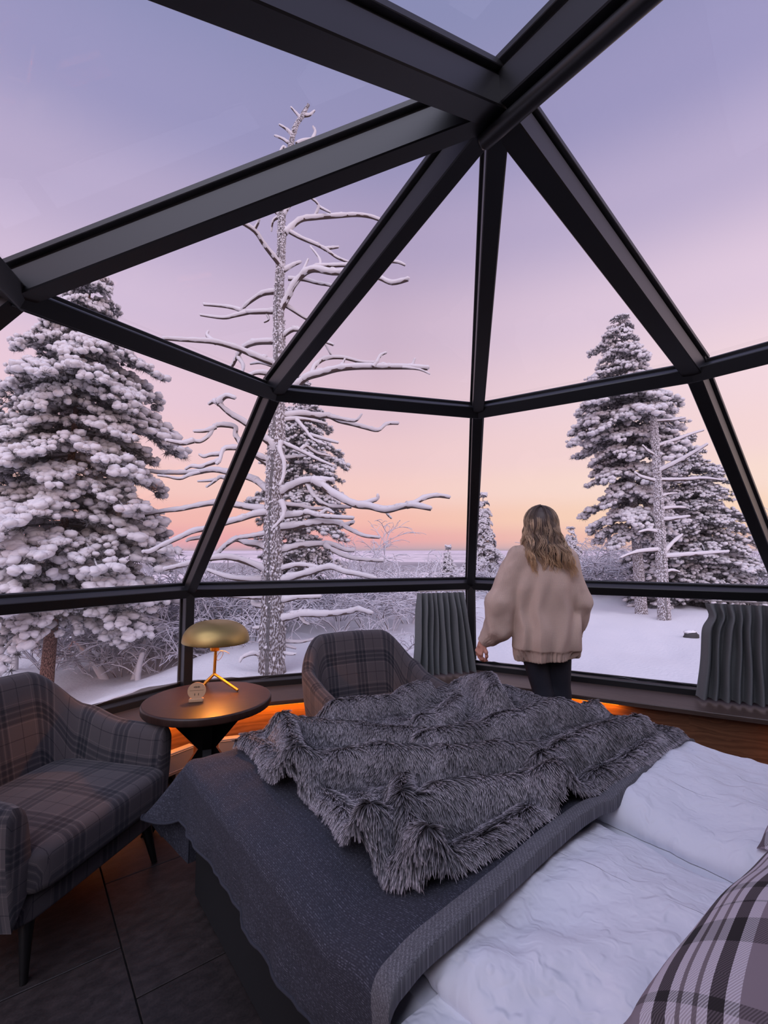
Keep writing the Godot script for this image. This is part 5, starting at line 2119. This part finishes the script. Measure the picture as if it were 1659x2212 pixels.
func forest() -> void:
	forest_materials()
	var r := RandomNumberGenerator.new()
	r.seed = 31
	for k in 4:
		bough_kinds.append(bough(200 + k, 0.85, 0.050))
	var lean_kinds := []
	for k in 3:
		lean_kinds.append(bough(240 + k, 0.72, 0.038))
	var fine := []
	for k in 2:
		fine.append(bough(260 + k, 0.85, 0.05))
	var o := thing("dead_pine", "tall bare dead pine with snow-coated crooked branches, straight ahead beyond the glass", "tree", P(-1.312, 0, 5.8))
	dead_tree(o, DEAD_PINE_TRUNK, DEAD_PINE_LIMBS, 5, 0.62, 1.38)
	o = thing("dead_pine", "frost-white dead trunk with short bare branches, in front of the right-hand pine", "tree", P(5.709, 0.03, 9.9))
	dead_tree(o, DEAD_STEM_TRUNK, DEAD_STEM_LIMBS, 6, 0.9, 1.25)
	# left pine, heavy with snow
	o = thing("snowy_pine", "big living pine bowed under thick snow puffs, at the left edge of the view", "tree", on_snow(-4.57, 6.6))
	conifer(o, Vector3(0.38, 5.85, 0), [[1.0, 0.28], [0.93, 0.50], [0.80, 1.15], [0.70, 1.30], [0.55, 1.45], [0.40, 1.75], [0.28, 1.55], [0.15, 1.0], [0.05, 0.8]], 1.15, 0.20, 6, 12, 0.19, bough_kinds, 0.22, false, "pine bark")
	o = thing("snowy_pine", "tall snow-crusted pine on the right, behind the frost-white dead trunk", "tree", on_snow(5.80, 10.9))
	conifer(o, Vector3(-0.25, 6.85, 0), [[1.0, 0.25], [0.9, 0.65], [0.75, 1.25], [0.62, 1.45], [0.5, 1.05], [0.38, 1.05], [0.27, 0.95], [0.2, 0.6]], 1.75, 0.23, 6, 13, 0.28, bough_kinds, 0.20)
	o = thing("snowy_fir", "broad bushy conifer with darker needles, right of the tall right-hand pine", "tree", on_snow(8.1, 12.6))
	conifer(o, Vector3(-0.1, 4.3, 0), [[1.0, 0.3], [0.8, 1.1], [0.6, 1.4], [0.4, 1.75], [0.2, 1.9], [0.05, 1.9]], 0.3, 0.22, 8, 14, 0.22, lean_kinds, 0.18)
	o = thing("snowy_pine", "slim snow-covered pine half hidden behind the tall dead pine", "tree", on_snow(-1.75, 10.0))
	conifer(o, Vector3(0.0, 5.0, 0), [[1.0, 0.25], [0.85, 0.75], [0.7, 1.0], [0.5, 1.05], [0.35, 1.0], [0.2, 0.9]], 0.9, 0.23, 6, 15, 0.2, lean_kinds, 0.2)
	# small trees farther off
	for q in [[3.53, 17.0, 3.45, 0.95, "young snowy spruce seen just right of the middle window post"], [7.8, 20.0, 2.55, 0.95, "small pointed spruce just to the right of the person's shoulder"], [2.8, 21.0, 1.75, 0.75, "small pale spruce far off, left of the middle window post"]]:
		o = thing("young_spruce", q[4], "tree", on_snow(q[0], q[1]))
		conifer(o, Vector3(0, q[2], 0), [[1.0, 0.12], [0.7, q[3] * 0.45], [0.4, q[3] * 0.8], [0.1, q[3]]], 0.15, 0.2, 6, int(q[1]), 0.1, fine, 0.25, true)
	# birches bent over by frost
	var arch := bush(301, 2.3, 0.35, 9, 0.95)
	o = put("bent_birch", arch, self, on_snow(7.15, 16.0))
	tag(o, "round-headed birch bent over by frost, between the small spruce and the tall right-hand pine", "tree")
	o = put("bent_birch", bush(302, 2.1, 0.22, 5, 0.42), self, on_snow(-0.38, 13.0))
	tag(o, "slender frosted birch with drooping twigs, seen right of the dead pine's lower branches", "tree")
	o = put("frosted_birch", bush(303, 2.2, 0.5, 9, 0.5), self, on_snow(10.2, 13.0))
	tag(o, "white frosted birch at the far right, beyond the broad conifer", "tree")
	var low := bush(304, 1.15, 0.7, 7, 0.42)
	var mid := bush(305, 1.3, 0.55, 8, 0.35)
	thicket("tangle of frosted birch twigs at the left, behind the leaning trunks", mid, [[-5.4, 9.4, 1.1], [-4.9, 8.8, 1.0], [-4.4, 9.0, 1.05], [-4.0, 8.6, 1.0], [-3.6, 8.9, 1.1], [-3.2, 8.4, 0.95], [-4.2, 10.2, 1.25], [-3.4, 10.0, 1.2], [-5.2, 10.6, 1.2], [-2.9, 9.2, 1.0], [-4.7, 7.9, 0.9], [-4.1, 7.7, 0.85], [-3.5, 7.5, 0.8], [-5.6, 8.2, 1.0], [-3.0, 7.9, 0.9], [-3.9, 9.6, 1.2], [-4.8, 9.7, 1.2], [-6.2, 9.0, 1.2], [-2.6, 8.6, 1.0]], 1)
	thicket("frosted bushes between the left window post and the dead pine", low, [[-2.75, 7.9, 0.95], [-2.3, 8.4, 1.05], [-2.0, 7.6, 0.8], [-2.6, 9.5, 1.2], [-1.9, 9.2, 1.1]], 2)
	thicket("frosted bushes right of the dead pine, behind the far armchair", mid, [[-0.75, 8.3, 0.85], [-0.3, 8.8, 1.0], [0.1, 8.2, 0.8], [0.45, 9.2, 1.0], [-0.9, 9.8, 0.85], [-0.2, 10.4, 0.8], [0.7, 10.6, 0.8], [0.2, 11.8, 0.8], [1.1, 9.4, 0.7]], 3)
	thicket("low frosted bush arching over the snow behind the far armchair's back", low, [[0.18, 6.6, 0.55]], 4)
	thicket("frosted scrub beyond the person, from the window post to the bent birch", low, [[3.2, 14.2, 1.0], [3.8, 14.8, 1.2], [5.9, 15.5, 1.5], [6.6, 15.2, 1.5], [6.2, 16.4, 1.6], [7.4, 15.0, 1.2], [4.9, 16.0, 1.1], [7.9, 14.4, 1.2]], 5)
	thicket("pale frosted scrub at the far right below the broad conifer", low, [[9.2, 12.6, 1.1], [9.9, 14.2, 1.4], [10.8, 14.6, 1.5], [8.8, 11.9, 0.7], [11.5, 14.5, 1.6]], 6)
	thicket("frosted bushes on the slope below the middle horizon", low, [[0.25, 13.6, 0.85], [0.6, 14.4, 0.8], [-0.4, 14.5, 0.75]], 7)
	# leaning and broken stems at the left
	for q in [["leaning_trunk", "thick snow-dusted dead trunk leaning to the right, behind the left armchair", [P(-4.95, 0.35, 7.9), P(-4.73, 0.05, 7.5), P(-4.42, -0.30, 7.5), P(-4.15, -0.68, 7.45)], 0.15], ["leaning_trunk", "thin leaning stem with twigs, just left of the left window post", [P(-3.2, 1.05, 8.2), P(-3.5, 0.72, 7.9), P(-3.62, 0.15, 7.5), P(-3.72, -0.5, 7.3)], 0.10], ["stump", "short snow-topped stump standing in the snow left of the lamp", [P(-3.46, -0.05, 7.0), P(-3.5, -0.25, 7.0), P(-3.52, -0.6, 7.0)], 0.10], ["slim_trunk", "slim frosted trunk at the very left, beside the big pine's trunk", [P(-6.1, 2.2, 8.0), P(-6.06, 1.0, 8.0), P(-6.04, 0.2, 8.0), P(-6.04, -0.8, 8.0)], 0.15]]:
		var org: Vector3 = q[2][q[2].size() - 1]
		var pts := []
		for p in q[2]:
			pts.append(p - org)
		pts.reverse()
		o = thing(q[0], q[1], "dead tree", org)
		limb(o, q[3], pts, r, 0.8, "trunk")
		for k in 5:
			var s: Vector3 = pts[0].lerp(pts[pts.size() - 1], r.randf_range(0.25, 0.9))
			var d := Vector3(r.randf_range(-1, 1), r.randf_range(0.0, 0.6), r.randf_range(-0.5, 0.5)).normalized() * r.randf_range(0.25, 0.6)
			limb(o, q[3] * 0.2, [s, s + d * 0.5 + Vector3(0, 0.03, 0), s + d + Vector3(0, -0.03, 0)], r)
	# a dark stone showing through the snow
	var g := G.new()
	g.blob(Vector3.ZERO, Basis.from_scale(Vector3(0.12, 0.10, 0.10)), 8, 11, 0.2, r)
	var st := put("rock", g.mesh(M["stone"]), self, on_snow(5.05, 8.0, 0.0))
	tag(st, "dark stone poking out of the snow outside the right window, left of the curtain", "rock")
	g = G.new()
	g.blob(Vector3(-0.02, 0.075, 0.0), Basis.from_scale(Vector3(0.10, 0.04, 0.08)), 6, 10, 0.1, r)
	put("snow_cap", g.mesh(M["snow"]), st)
